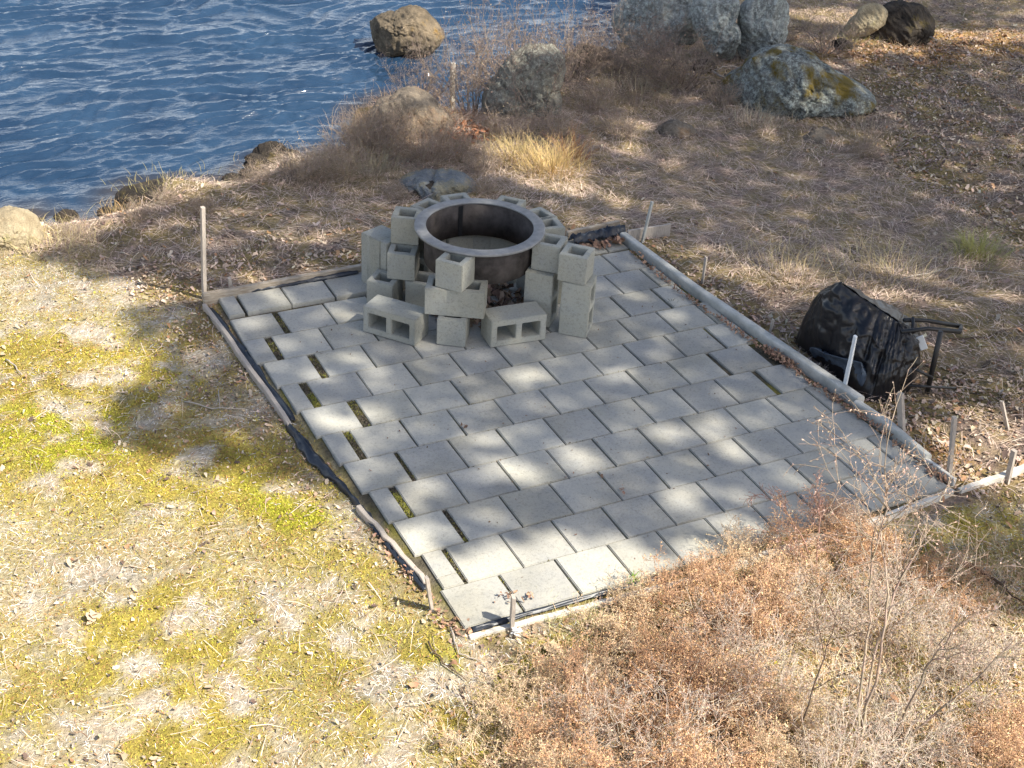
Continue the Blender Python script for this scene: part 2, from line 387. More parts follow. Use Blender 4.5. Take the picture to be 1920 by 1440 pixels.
main = math.atan2(-FWD[1] + .55 * RGT[1], -FWD[0] + .55 * RGT[0])
ux = x + (fbm(x * .8, y * .8, 301, 3) - .5) * 1.1; uy = y + (fbm(x * .6, y * .6, 302, 3) - .5) * 1.3
for k in range(56):
    lam = (.11 * (.42 / .11) ** rng.random()) if k < 50 else rng.uniform(.6, 1.3)
    th = main + rng.normal(0, .26 + (.22 if lam < .2 else 0))
    kx, ky = math.cos(th) * 2 * math.pi / lam, math.sin(th) * 2 * math.pi / lam
    a = .0088 * lam * rng.uniform(.6, 1.3) * (.85 if lam < .2 else 1.15 if lam < .5 else .5); ph = rng.uniform(0, 6.28)
    s_ = np.sin(kx * ux + ky * uy + ph); z += a * (s_ + .35 * np.sin(2 * (kx * ux + ky * uy + ph) + 1.57))
gust = .72 + .5 * fbm(x * .5, y * .5, 320, 3); z *= gust
fade = np.clip(1.4 - np.hypot(x - 4, y - 8) / 40, .1, 1)
z = ZW + (z - z.mean()) * fade
o = link_mesh('lake_water', np_mesh('lake_water', np.stack([x, y, z], 1), [f], np.repeat((np.clip(1 - seg_dist(x, y, shore_line) / .35, 0, 1) * (.35 + .65 * fbm(x * 3, y * 3, 350, 3)))[:, None], 3, 1), True), M['water']); tag(o, kind='structure')

# ------------------------------------------------------------------ pavers
ROWS = {  # row: (left end, [right edge of the slab before a wide gap, left edge after it] ..., right end), in slab pitches
    0: (3.02, [(3.38, 3.45)], 13.2), 1: (3.0, [(3.95, 4.08)], 13.15), 2: (3.0, [(3.46, 3.62)], 13.3), 3: (3.13, [(4.09, 4.25), (12.55, 12.62)], 13.28),
    4: (3.2, [(3.57, 3.74)], 13.5), 5: (3.28, [(4.24, 4.42), (12.73, 12.8)], 13.55), 6: (3.38, [(3.80, 3.94), (12.16, 12.27)], 13.3), 7: (3.45, [(4.46, 4.53), (12.69, 12.82)], 13.65),
    8: (3.58, [(3.96, 4.08)], 13.75), 9: (3.65, [(4.60, 4.69)], 13.8), 10: (3.78, [(4.15, 4.22)], 13.85), 11: (3.7, [(4.75, 4.79)], 13.86)}
JOINTS = {0: [4.45, 5.48, 6.5, 7.53, 8.56, 9.58, 10.6, 11.62, 12.62], 1: [5.13, 6.16, 7.18, 8.2, 9.23, 10.27, 11.3, 12.33], 2: [4.68, 5.72, 6.75, 7.78, 8.8, 9.83, 10.85, 11.86, 12.86],
          3: [5.27, 6.31, 7.34, 8.37, 9.4, 10.43, 11.46, 12.55], 4: [4.81, 5.86, 6.91, 7.95, 8.99, 10.02, 11.06, 12.1, 13.16], 5: [5.45, 6.5, 7.54, 8.58, 9.62, 10.65, 11.69, 12.73],
          6: [4.97, 5.99, 7.03, 8.07, 9.11, 10.14, 11.16, 12.16], 7: [5.58, 6.61, 7.65, 8.69, 9.71, 10.71, 11.73, 12.69], 8: [5.12, 6.16, 7.2, 8.22, 9.24, 10.27, 11.31, 12.35, 13.36],
          9: [5.73, 6.76, 7.79, 8.81, 9.83, 10.84, 11.86, 12.87], 10: [5.25, 6.28, 7.31, 8.33, 9.36, 10.39, 11.41, 12.41, 13.42], 11: [5.83, 6.86, 7.88, 8.9, 9.93, 10.95, 11.95, 12.9]}
RING = np.array([2.579, -.704])
ORD = ['first', 'second', 'third', 'fourth', 'fifth', 'sixth', 'seventh', 'eighth', 'ninth', 'tenth', 'eleventh', 'twelfth']
rr = random.Random(3)
def slab_mesh(w, d, t, k):
    bm = bmesh.new()
    vs = add_box(bm, (0, 0, -t / 2), (w, d, t))
    for v in bm.verts: v.co.x += rr.uniform(-.002, .002); v.co.y += rr.uniform(-.002, .002)
    bmesh.ops.bevel(bm, geom=[e_ for e_ in bm.edges if abs(e_.verts[0].co.z + e_.verts[1].co.z) < .01 * t + .001 or (e_.verts[0].co.z * e_.verts[1].co.z != 0 and abs(e_.verts[0].co.z - e_.verts[1].co.z) > t * .5)], offset=.0045, segments=2, affect='EDGES')
    bmesh.ops.recalc_face_normals(bm, faces=bm.faces)
    me = bpy.data.meshes.new('paving_slab'); bm.to_mesh(me); bm.free(); me.materials.append(M['paver']); return me
slab_list = []; SPLIT = {(10, 0): (.70, 'cracked across near its front edge')}
for r in range(12):
    left, gaps, right = ROWS[r]
    edges = []; cur = left
    stops = sorted([('g', a, b_) for a, b_ in gaps] + [('j', j, j + .024) for j in JOINTS[r] if all(abs(j - a) > .2 for a, _ in gaps)], key=lambda s: s[1])
    for s_ in stops:
        edges.append((cur, s_[1])); cur = s_[2]
    if right - cur > .12: edges.append((cur, right))
    n = 0
    for q, (a, b_) in enumerate(edges):
        cx, cy = (a + b_) / 2 * S, -(r + .5) * S
        if np.hypot(cx - RING[0], cy - RING[1]) < .30: continue
        slab_list.append((r, q, len(edges), a, b_, cx, cy))
lit_words = {(11, 0): 'sunlit', (11, 1): 'sunlit', (11, 2): 'sunlit'}
pieces = []
for it in slab_list:
    r, q = it[:2]
    if (r, q) in SPLIT: pieces += [it + (0, .70, 'back piece of the cracked'), it + (.715, 1, 'front piece of the cracked')]
    else: pieces.append(it + (0, 1, ''))
for r, q, nn, a, b_, cx, cy, f0, f1, word in pieces:
    w = (b_ - a) * S - .002; d = S * .988 * (f1 - f0); cy = cy + S * .981 * (.5 - (f0 + f1) / 2)
    dz = rr.uniform(-.0025, .0025); me = slab_mesh(w, d, .045, 0)
    o = bpy.data.objects.new('concrete_slab', me); C.objects.link(o)
    if r == 0: dz += .014; cy += .03
    if r == 0 and q > 8: dz -= .015
    o.location = (cx + rr.uniform(-.0015, .0015), cy + rr.uniform(-.0015, .0015), dz)
    tl = .003 if q not in (0, nn - 1) else .006
    o.rotation_euler = (rr.uniform(-tl, tl), rr.uniform(-tl, tl), rr.uniform(-.007, .007))
    size = 'narrow cut' if b_ - a < .75 else 'square'
    rowt = 'back row along the timber board' if r == 0 else 'front row by the shrubs' if r == 11 else ORD[11 - r] + ' row from the front'
    if q < (nn + 1) // 2: post = ORD[q] + ' from the left edge' if q else 'at the left edge'
    else: post = ORD[nn - 1 - q] + ' from the right edge' if q < nn - 1 else 'at the right edge'
    tag(o, f'{word + " " if word else ""}{size if not word else "narrow"} concrete slab {post}, {rowt}', 'concrete slab', 'square concrete slabs of the patio')

# ------------------------------------------------------------------ concrete blocks
def block_mesh(L, W, H, cores, t=.043, seed=0):
    """hollow block, cores run along z; L along x"""
    r_ = random.Random(seed)
    xs = [-L / 2, -L / 2 + t]; w = (L - t * (cores + 1)) / cores
    for i in range(cores): xs += [xs[-1] + w, xs[-1] + w + t]
    ys = [-W / 2, -W / 2 + t, W / 2 - t, W / 2]
    bm = bmesh.new(); vt = {}
    def v(i, j, k):
        if (i, j, k) not in vt: vt[(i, j, k)] = bm.verts.new((xs[i] + r_.uniform(-.0012, .0012), ys[j] + r_.uniform(-.0012, .0012), (k - .5) * H))
        return vt[(i, j, k)]
    nx = len(xs) - 1
    solid = lambda i, j: 0 <= i < nx and 0 <= j < 3 and not (j == 1 and i % 2 == 1)
    for i in range(nx):
        for j in range(3):
            if not solid(i, j): continue
            bm.faces.new((v(i, j, 0), v(i, j + 1, 0), v(i + 1, j + 1, 0), v(i + 1, j, 0)))
            bm.faces.new((v(i, j, 1), v(i + 1, j, 1), v(i + 1, j + 1, 1), v(i, j + 1, 1)))
            if not solid(i - 1, j): bm.faces.new((v(i, j, 0), v(i, j, 1), v(i, j + 1, 1), v(i, j + 1, 0)))
            if not solid(i + 1, j): bm.faces.new((v(i + 1, j, 0), v(i + 1, j + 1, 0), v(i + 1, j + 1, 1), v(i + 1, j, 1)))
            if not solid(i, j - 1): bm.faces.new((v(i, j, 0), v(i + 1, j, 0), v(i + 1, j, 1), v(i, j, 1)))
            if not solid(i, j + 1): bm.faces.new((v(i, j + 1, 0), v(i, j + 1, 1), v(i + 1, j + 1, 1), v(i + 1, j + 1, 0)))
    bmesh.ops.recalc_face_normals(bm, faces=bm.faces)
    ed = [e_ for e_ in bm.edges if len(e_.link_faces) == 2 and e_.calc_face_angle(0) > .5]
    bmesh.ops.bevel(bm, geom=ed, offset=.004, segments=2, affect='EDGES')
    if cores == 2:   # shallow groove down each end of a full block
        pass
    me = bpy.data.meshes.new('concrete_block'); bm.to_mesh(me); bm.free(); me.materials.append(M['block']); return me
FULL = block_mesh(.395, .195, .195, 2, seed=1); HALF = block_mesh(.195, .195, .195, 1, seed=2)
GB = 'hollow concrete blocks stacked around the fire ring'
def place_block(kind, x, y, z0, yaw, pose, label):
    o = bpy.data.objects.new('concrete_block' if kind == 'full' else 'half_concrete_block', FULL if kind == 'full' else HALF); C.objects.link(o)
    ry = math.radians(yaw)
    if pose == 'flat': o.matrix_world = Matrix.Translation((x, y, z0 + .0985)) @ Matrix.Rotation(ry, 4, 'Z')
    elif pose == 'side': o.matrix_world = Matrix.Translation((x, y, z0 + .0985)) @ Matrix.Rotation(ry, 4, 'Z') @ Matrix.Rotation(math.pi / 2, 4, 'X')
    elif pose == 'upright': o.matrix_world = Matrix.Translation((x, y, z0 + .1985)) @ Matrix.Rotation(ry, 4, 'Z') @ Matrix.Rotation(math.pi / 2, 4, 'Y')
    tag(o, label, 'concrete block', GB)
    return o
place_block('half', 2.247, -1.045, .400, -50, 'flat', 'half block on top of the front crossbar block, touching the ring flange')
place_block('full', 2.262, -1.045, .201, -31, 'flat', 'full block laid as a crossbar between two half blocks at the front')
place_block('half', 2.232, -1.082, .004, -33, 'flat', 'half block on the slabs under the front crossbar block')
place_block('full', 1.905, -.870, .004, -51.5, 'side', 'full block lying on its side at front left, two holes facing outward')
place_block('full', 2.622, -1.200, .004, -4.5, 'side', 'full block lying on its side at front right, two holes facing outward')
place_block('full', 3.070, -1.262, .004, -42, 'upright', 'full block standing on end at the right front of the ring')
place_block('half', 3.045, -1.240, .403, -46, 'flat', 'half block on top of the upright block at far right')
place_block('half', 2.952, -1.030, .403, -44, 'flat', 'half block between the ring flange and the right front top block')
place_block('full', 2.905, -1.045, .004, -44, 'upright', 'full block standing on end in the gap right of the ring')
place_block('full', 2.068, -.170, .004, 111, 'upright', 'full block standing on end at the far left of the stack')
place_block('full', *G(724, 441, .4)[:2], .004, 115, 'upright', 'full block standing on end behind the far left one')
place_block('half', 2.205, -.318, .403, -32, 'flat', 'half block in the top layer at the left of the ring flange')
place_block('half', 2.128, -.445, .203, -32, 'flat', 'half block in the middle layer at left, one hole facing up')
place_block('half', 1.992, -.445, .004, -44, 'flat', 'half block on the slabs at left, partly under the middle layer')
place_block('half', 2.235, -.545, .004, -40, 'flat', 'half block on the slabs at left, in the dark under the ring')
for px, py, yaw, lab in ((1012, 401, 35, 'half block in the top layer right behind the ring flange'), (1036, 417, -5, 'half block in the top layer at the right end of the ring flange'),
                         (950, 383, 62, 'half block in the top layer at the middle back of the ring'), (812, 388, -8, 'half block in the top layer at the left back of the ring'),
                         (862, 377, -28, 'half block in the top layer at the far back of the ring')):
    p = G(px, py, .6); d = p[:2] - RING; n = d / np.linalg.norm(d); c = RING + n * .481
    yw = math.degrees(math.atan2(n[1], n[0])) + 4
    place_block('half', c[0], c[1], .403, yw, 'flat', lab)
    place_block('full', c[0] + n[0] * .014, c[1] + n[1] * .014, .004, yw + 90, 'upright', 'full block on end under the top block ' + lab.split('half block in the top layer ')[1])

d = G(905, 372, .4)[:2] - RING; n = d / np.linalg.norm(d); c = RING + n * .51
place_block('full', c[0], c[1], .004, math.degrees(math.atan2(n[1], n[0])) + 90, 'upright', 'full block standing on end at the far side, seen through the ring')
# ------------------------------------------------------------------ steel fire ring
ring = empty('fire_ring', (RING[0], RING[1], .362), 'round black steel fire ring with a wide grey flange, set in the concrete blocks', 'fire ring')
def lathe(prof, n=72, jit=0):
    bm = bmesh.new(); rings = []
    for r_, z_ in prof: rings.append([bm.verts.new((r_ * math.cos(2 * math.pi * k / n), r_ * math.sin(2 * math.pi * k / n), z_)) for k in range(n)])
    for i in range(len(rings)):
        a_, b2 = rings[i], rings[(i + 1) % len(rings)]
        for k in range(n): bm.faces.new((a_[k], a_[(k + 1) % n], b2[(k + 1) % n], b2[k]))
    return bm
zt = .600 + .003 - .362
o = bm_obj('ring_wall', lathe([(.376, 0), (.378, zt), (.372, zt), (.370, 0)]), M['steel'], ring, True)
o = bm_obj('flange', lathe([(.371, zt + .001), (.366, zt + .012), (.370, zt + .016), (.440, zt + .016), (.446, zt + .012), (.446, zt - .002), (.436, zt + .001)]), M['flange'], ring, True)
sv = G(848, 430, .48)[:2] - RING; sa = math.atan2(.30, -.10)
bm = bmesh.new(); add_box(bm, (0, 0, zt / 2), (.006, .03, zt - .01)); o = bm_obj('seam_strip', bm, M['blackmetal'], ring)
sa = math.atan2(FWD[1], FWD[0]) + .42
o.location = (math.cos(sa) * .366, math.sin(sa) * .366, 0); o.rotation_euler = (0, 0, sa)

# ------------------------------------------------------------------ boards, rail, fabric, stakes
rg = random.Random(8)
def board(name, a, b_, w, h, mat, label, cat, group=None, z0=-.05, segs=10, lean=0, wob=.004):
    bm = bmesh.new(); add_plank(bm, (a[0], a[1], z0), (b_[0], b_[1], z0), w, h, rg, segs=segs, wob=wob, lean=lean)
    bmesh.ops.recalc_face_normals(bm, faces=bm.faces); bmesh.ops.bevel(bm, geom=[e_ for e_ in bm.edges if len(e_.link_faces) == 2 and e_.calc_face_angle(0) > .8], offset=.003, segments=1, affect='EDGES')
    o = bm_obj(name, bm, mat); return tag(o, label, cat, group)
a = G(386, 572, -.02); b_ = G(1060, 447, -.02)
board('timber_board', (a[0] - .01, a[1] + .02), (b_[0], b_[1] + .02), .035, .115, M['wood'], 'long weathered board along the back edge, between the tall stake and the blocks', 'board', z0=-.05)
a = G(1062, 449, 0); b_ = G(1160, 428, 0)
board('timber_board', a, b_, .03, .10, M['wood'], 'short weathered board behind the ring, ending at the corner of the grey rail', 'board', z0=-.03)
a = G(1175, 447, 0); b_ = G(1256, 434, 0)
board('timber_board', a, b_, .02, .13, M['stake'], 'short grey board standing behind the thin leaning stake', 'board', z0=-.06)
# right hand rail: rounded pale grey length, then a bare wooden strip
def rail(name, pts, w, h, mat, label, cat, z0=-.03, group=None):
    bm = bmesh.new(); prof = [(-.5, 0), (-.5, .80), (-.46, .93), (-.36, 1), (.30, .97), (.44, .88), (.5, .72), (.5, 0)]
    rows = []
    for i, p in enumerate(pts):
        p = Vector((p[0], p[1], z0)); q = Vector((*pts[min(i + 1, len(pts) - 1)][:2], z0)); q0 = Vector((*pts[max(i - 1, 0)][:2], z0))
        d = (q - q0).normalized(); n_ = Vector((-d.y, d.x, 0)); ww = w[i] if hasattr(w, '__len__') else w; hh = h[i] if hasattr(h, '__len__') else h
        rows.append([bm.verts.new(p + n_ * u * ww + Vector((0, 0, v_ * hh))) for u, v_ in prof])
    for r_, s_ in zip(rows, rows[1:]):
        for k in range(len(prof)): bm.faces.new((r_[k], r_[(k + 1) % len(prof)], s_[(k + 1) % len(prof)], s_[k]))
    bm.faces.new(rows[0]); bm.faces.new(rows[-1][::-1])
    return tag(bm_obj(name, bm, mat), label, cat, group)
def densify(ps, n=8):
    out = []
    for p, q in zip(ps, ps[1:]):
        for i in range(n): out.append(np.array(p) + (np.array(q) - np.array(p)) * i / n)
    out.append(np.array(ps[-1])); return out
P1 = [G(1168, 447)[:2], G(1300, 545)[:2], G(1440, 640)[:2], G(1612, 757)[:2]]
rail('edging_rail', densify(P1), .070, [.085 + .0 * i for i in range(25)], M['rail'], 'long pale grey rounded rail along the right edge of the patio', 'rail')
P2 = [G(1604, 763)[:2], G(1668, 806)[:2], G(1738, 866)[:2]]
rail('edging_rail', densify(P2), .055, .085, M['rail'], 'shorter grey rail continuing the right edge beside the wooden stakes', 'rail')
board('timber_strip', G(1735, 866)[:2], G(1790, 905)[:2], .022, .06, M['board'], 'thin bare wooden strip at the right front corner of the patio', 'strip', z0=-.03)
# front edge boards
board('timber_board', G(880, 1186)[:2], G(1300, 1078)[:2], .030, .055, M['board'], 'sun bleached board along the front edge beside the leaning short stake', 'board', z0=-.075, segs=14)
board('timber_board', G(1302, 1077)[:2], G(1660, 968)[:2], .04, .055, M['board'], 'board along the front edge mostly hidden by the reddish shrubs', 'board', z0=-.055)
board('timber_board', G(1662, 967)[:2], G(1786, 918)[:2], .035, .06, M['board'], 'short board at the right end of the front edge', 'board', z0=-.055)
board('timber_board', G(1800, 914)[:2], G(1930, 868)[:2], .035, .05, M['board'], 'pale board lying on the leaves past the right front corner', 'board', z0=-.06)
# left edge: narrow boards, with landscape fabric folded over between them
board('timber_board', G(383, 570)[:2], G(545, 795)[:2], .028, .075, M['stake'], 'narrow grey board along the left edge, near the tall stake', 'board', z0=-.07, segs=12, wob=.006)
board('timber_board', G(672, 948)[:2], G(800, 1090)[:2], .028, .075, M['stake'], 'narrow grey board along the left edge, at the front', 'board', z0=-.07, segs=12, wob=.006)
def fabric(name, pts, wid, label, seed, mat=M['fabric'], amp=.018, zf=None):
    r_ = np.random.default_rng(seed); n = len(pts); k = 9; V_ = []; 
    for i, p in enumerate(pts):
        q = pts[min(i + 1, n - 1)]; q0 = pts[max(i - 1, 0)]; d = (q - q0) / np.linalg.norm(q - q0); nn_ = np.array([-d[1], d[0]])
        w_ = wid[i] if hasattr(wid, '__len__') else wid
        for j in range(k):
            u = j / (k - 1) - .5; pos = p + nn_ * u * w_
            zz = .008 + amp * math.sin(math.pi * (j / (k - 1))) + (fbm(np.array([i * .55 + seed]), np.array([j * .7]), seed)[0] - .5) * amp * 1.8
            base = max(hz(pos[0], pos[1]), -.06)
            V_.append((pos[0], pos[1], base + max(zz, .003) if zf is None else zf + zz))
    i = np.arange(n * k).reshape(n, k); f_ = np.stack([i[:-1, :-1], i[:-1, 1:], i[1:, 1:], i[1:, :-1]], -1).reshape(-1, 4)
    o = link_mesh(name, np_mesh(name, V_, [f_], None, True), mat); so = o.modifiers.new('s', 'SOLIDIFY'); so.thickness = .002
    return tag(o, label, 'fabric')
pts = densify([G(392, 575)[:2], G(470, 670)[:2], G(548, 785)[:2]], 16)
fabric('landscape_fabric', pts, [.055 + .02 * math.sin(i * .5) for i in range(len(pts))], 'black fabric strip between the left board and the slabs, near the tall stake', 5)
pts = densify([G(540, 790)[:2], G(590, 855)[:2], G(650, 915)[:2], G(700, 975)[:2]], 14)
fabric('landscape_fabric', pts, [.026 + .055 * math.exp(-((i / len(pts) - .30) / .22) ** 2) + .01 * math.sin(i) for i in range(len(pts))], 'wide blue black fabric fold bulging out at the middle of the left edge', 9, amp=.028)
pts = densify([G(690, 965)[:2], G(740, 1030)[:2], G(800, 1100)[:2]], 14)
fabric('landscape_fabric', pts, .04, 'black fabric strip beside the left board at the front', 12)
pts = densify([G(470, 549)[:2], G(560, 534)[:2], G(670, 515)[:2]], 14)
fabric('landscape_fabric', pts, .05, 'black fabric strip between the back board and the rear slabs', 15, zf=.01)
pts = densify([G(1070, 462)[:2], G(1120, 448)[:2], G(1168, 440)[:2]], 14)
fabric('landscape_fabric', pts, .12, 'black fabric bunched at the back corner of the grey rail', 18, zf=.02, amp=.05)
pts = densify([G(885, 1178)[:2], G(1000, 1145)[:2], G(1240, 1080)[:2]], 14)
fabric('landscape_fabric', pts, .03, 'thin crinkled fabric strip between the front board and the sunlit slabs', 21, zf=-.022, amp=.016)

GS = 'wooden stakes around the patio edge'
def stake(foot, top, w, d, mat, label, z=0.0, cat='stake', group=GS, name='wooden_stake', point=False):
    f_ = G(*foot, z); t_ = V(foot, top, z); ax = Vector(t_ - f_); h = ax.length; ax.normalize()
    bm = bmesh.new(); add_box(bm, (0, 0, h / 2 - .05), (w, d, h + .10))
    bmesh.ops.subdivide_edges(bm, edges=[e_ for e_ in bm.edges if abs(e_.verts[0].co.z - e_.verts[1].co.z) > .05], cuts=5)
    for v_ in bm.verts:
        v_.co.x += rg.uniform(-.0015, .0015); v_.co.y += rg.uniform(-.0015, .0015)
        if v_.co.z > h - .002: v_.co.z += rg.uniform(-.006, .003)
    bmesh.ops.recalc_face_normals(bm, faces=bm.faces)
    o = bm_obj(name, bm, mat); q = ax.to_track_quat('Z', 'Y')
    o.matrix_world = Matrix.Translation(f_) @ q.to_matrix().to_4x4() @ Matrix.Rotation(rg.uniform(.2, .9), 4, 'Z')
    return tag(o, label, cat, group)
stake((383, 550), (380, 388), .026, .026, M['stake'], 'tall pale stake at the back left corner of the patio')
stake((433, 545), (430, 520), .03, .02, M['stake'], 'very short stake behind the back board, right of the tall stake')
stake((1206, 448), (1223, 378), .018, .018, M['rail'], 'thin grey stake leaning over the short board behind the rail corner')
stake((1318, 524), (1324, 482), .02, .012, M['stake'], 'faint grey stake outside the rail, nearest the back corner')
stake((1444, 622), (1450, 598), .02, .012, M['stake'], 'small grey stake outside the rail, just left of the black plastic')
stake((1582, 732), (1604, 630), .026, .014, M['white'], 'white plastic stake leaning in front of the black plastic sheet', name='white_stake')
stake((1691, 812), (1688, 736), .04, .022, M['stake'], 'wide weathered stake just in front of the black plastic sheet')
stake((1780, 884), (1790, 782), .032, .02, M['stake'], 'tall weathered stake beside the right front corner')
stake((1892, 888), (1902, 843), .03, .022, M['stake'], 'short stake at the end of the pale board on the leaves')
stake((1886, 790), (1878, 752), .025, .012, M['stake'], 'stubby slanting wood splinter in the leaves near the right frame edge')
stake((960, 1170), (963, 1118), .042, .018, M['stake'], 'short stake in the sun against the front bleached board')
stake((808, 1132), (800, 1082), .035, .016, M['stake'], 'short stake outside the left board, at the front corner')
stake((848, 205), (849, 118), .04, .04, M['board'], 'pale wooden post stump standing at the waterline', z=-.25, name='wooden_post', group=None, cat='post')

# ------------------------------------------------------------------ black plastic sheet over a metal frame
def drape(name, base_px, ridge, mat, seed, amp=.035, bulge=.06, parent=None, nt_=240, nr=70):
    base = [G(px, py, -.06) for px, py in base_px]; n = len(base)
    B = []
    for i in range(nt_):
        u = i / nt_ * n; k = int(u); t = u - k
        p0, p1, p2, p3 = base[(k - 1) % n], base[k], base[(k + 1) % n], base[(k + 2) % n]
        B.append(.5 * (2 * p1 + (p2 - p0) * t + (2 * p0 - 5 * p1 + 4 * p2 - p3) * t * t + (3 * p1 - p0 - 3 * p2 + p3) * t ** 3))
    B = np.array(B); c = B.mean(0); R0, R1 = ridge
    V_ = []
    for i in range(nt_):
        d = R1 - R0; t = np.clip(((B[i] - R0)[:2] @ d[:2]) / (d[:2] @ d[:2]), 0, 1); top = R0 + d * t
        for j in range(nr):
            s_ = j / (nr - 1)
            p = B[i] + (top - B[i]) * s_
            out = B[i] - top; out[2] = 0; out /= (np.linalg.norm(out) + 1e-6)
            p = p + (out * .5 + np.array([0, 0, .8])) * bulge * math.sin(math.pi * s_) 
            a_ = i / nt_ * 2 * math.pi
            fold = abs(math.sin(a_ * 7 + 1.4 * math.sin(a_ * 3 + seed))) ** .6 - .55
            cr = abs(fbm(np.array([a_ * 3.2 + seed]), np.array([s_ * 3.5 + a_]), seed, 4)[0] - .5) * 2
            cr2 = abs(fbm(np.array([p[0] * 7]), np.array([p[1] * 7 + p[2] * 8]), seed + 5, 4)[0] - .5) * 2
            env = min(1, s_ * 4) * (.35 + .65 * math.sin(math.pi * min(1, s_ * .95)))
            fine = abs(math.sin(a_ * 19 + 2.2 * math.sin(a_ * 5 + s_ * 2.5 + seed))) ** .5 - .6
            p = p + (out + np.array([0, 0, .35])) * (amp * fold * .8 * (1 - s_ * .6) + amp * .30 * fine * (1 - s_ * .4) + amp * (1.0 - 2.6 * cr) * .35 + amp * (.6 - 2.4 * cr2) * .22) * env
            V_.append(p)
    i = np.arange(nt_ * nr).reshape(nt_, nr); i2 = np.roll(i, -1, 0)
    f_ = np.stack([i[:, :-1], i2[:, :-1], i2[:, 1:], i[:, 1:]], -1).reshape(-1, 4)
    me = np_mesh(name, V_, [f_], None, False)
    o = link_mesh(name, me, mat, parent)
    so = o.modifiers.new('s', 'SOLIDIFY'); so.thickness = .003
    return o
cov = empty('covered_metal_frame', G(1640, 690), 'black plastic sheet draped over an overturned black metal frame beside the rail', 'covered frame')
inv = Matrix.Translation(-Vector(G(1640, 690)))
def par(o): o.parent = cov; o.matrix_parent_inverse = inv; return o
R0 = V((1585, 672), (1578, 532)); R1 = V((1690, 700), (1684, 604))
par(drape('plastic_sheet', [(1490, 648), (1545, 692), (1605, 742), (1652, 756), (1700, 738), (1722, 690), (1712, 640), (1660, 615), (1585, 606), (1520, 615)], (R0, R1), M['plastic'], 3, amp=.06, bulge=.085))
bm = bmesh.new()
for q in ([V((1700, 700), (1695, 600)), V((1735, 690), (1738, 601)), V((1790, 690), (1802, 612))], [V((1690, 725), (1690, 622)), V((1735, 720), (1740, 616)), V((1790, 720), (1800, 622))]):
    add_tube(bm, q, [.014, .014, .016], 8)
add_tube(bm, [V((1790, 690), (1802, 612)), V((1790, 720), (1800, 622))], .013, 8)
add_tube(bm, [V((1745, 700), (1712, 596)), V((1745, 715), (1712, 624))], .012, 8)
par(bm_obj('handle_bar', bm, M['blackmetal'], None, True))
bm = bmesh.new(); add_tube(bm, [G(1738, 738, -.05), V((1740, 735), (1764, 622))], .017, 8); par(bm_obj('leg', bm, M['blackmetal'], None, True))
bm = bmesh.new(); add_tube(bm, [V((1690, 735), (1690, 722)), V((1792, 740), (1792, 728))], .008, 6); add_tube(bm, [V((1700, 735), (1712, 690)), V((1740, 735), (1748, 708))], .010, 6)
par(bm_obj('crossbar', bm, M['blackmetal'], None, True))
o = drape('blue_bag', [(1505, 658), (1545, 690), (1590, 730), (1622, 745), (1636, 722), (1600, 700), (1560, 672), (1520, 650)], (V((1550, 690), (1545, 663)), V((1615, 725), (1612, 680))), M['blueplastic'], 8, amp=.03, bulge=.02, nt_=60, nr=20)
tag(o, 'crumpled blue grey plastic bag lying between the rail and the black sheet', 'plastic bag')
bm = bmesh.new(); p0 = V((1725, 700), (1716, 628)); p1 = V((1740, 700), (1738, 652))
add_box(bm, Vector((p0 + p1) / 2) + Vector((-FWD[0], -FWD[1], 0)) * .02, (.05, .012, .11), Matrix.Rotation(CQ, 3, 'Z') @ Matrix.Rotation(-.5, 3, 'Y')); 
bmesh.ops.bevel(bm, geom=list(bm.edges), offset=.004, segments=1, affect='EDGES')
par(bm_obj('white_tag', bm, M['white']))

# ------------------------------------------------------------------ rocks
def rock(foot, wpx, hpx, mat, label, seed, depth=.8, z=None, rot=0, flat=.0, facets=5, sink=.2, name='boulder', lean=0, rough=.10):
    zf = z if z is not None else -.1
    p = G(*foot, zf); s_ = M_PER_PX(p); W = wpx * s_; H = hpx * s_ / .86; D = W * depth
    bm = bmesh.new(); bmesh.ops.create_icosphere(bm, subdivisions=6, radius=1)
    r_ = np.random.default_rng(seed); co = np.array([v_.co[:] for v_ in bm.verts])
    for k in range(facets):
        n_ = r_.normal(size=3); n_[2] = abs(n_[2]) * .8 + .05; n_ /= np.linalg.norm(n_); d = r_.uniform(.62, .86)
        e_ = np.maximum(co @ n_ - d, 0); co = co - n_[None] * (e_ * .86)[:, None]
    nn_ = fbm(co[:, 0] * 1.6 + co[:, 2] * .9 + seed, co[:, 1] * 1.6 - co[:, 2] * 1.3, seed, 5) - .5
    n2_ = fbm(co[:, 0] * 6 + co[:, 2] * 4 + seed, co[:, 1] * 6 - co[:, 2] * 5, seed + 3, 4) - .5
    crk = np.abs(fbm(co[:, 0] * 2 + seed, co[:, 2] * 2 + co[:, 1], seed + 9, 3) - .5)
    co = co * (1 + nn_ * .42 + n2_ * rough - np.clip(.02 - crk, 0, .02) * 3)[:, None]
    co[:, 0] += co[:, 2] * lean
    mn, mxx = co.min(0), co.max(0)
    co = (co - (mn + mxx) / 2) / ((mxx - mn) / 2)
    co[:, 2] = np.where(co[:, 2] < 0, co[:, 2] * .8, co[:, 2])
    co = co * np.array([W / 2, D / 2, H / (2 - 2 * sink)])
    for v_, q in zip(bm.verts, co): v_.co = q
    o = bm_obj(name, bm, mat, None, True)
    zc = p[2] + H - H / (2 - 2 * sink)
    c = p[:2] + FWD * D * .42
    o.location = (c[0], c[1], zc); o.rotation_euler = (0, 0, CQ + rot)
    return tag(o, label, 'boulder', None)
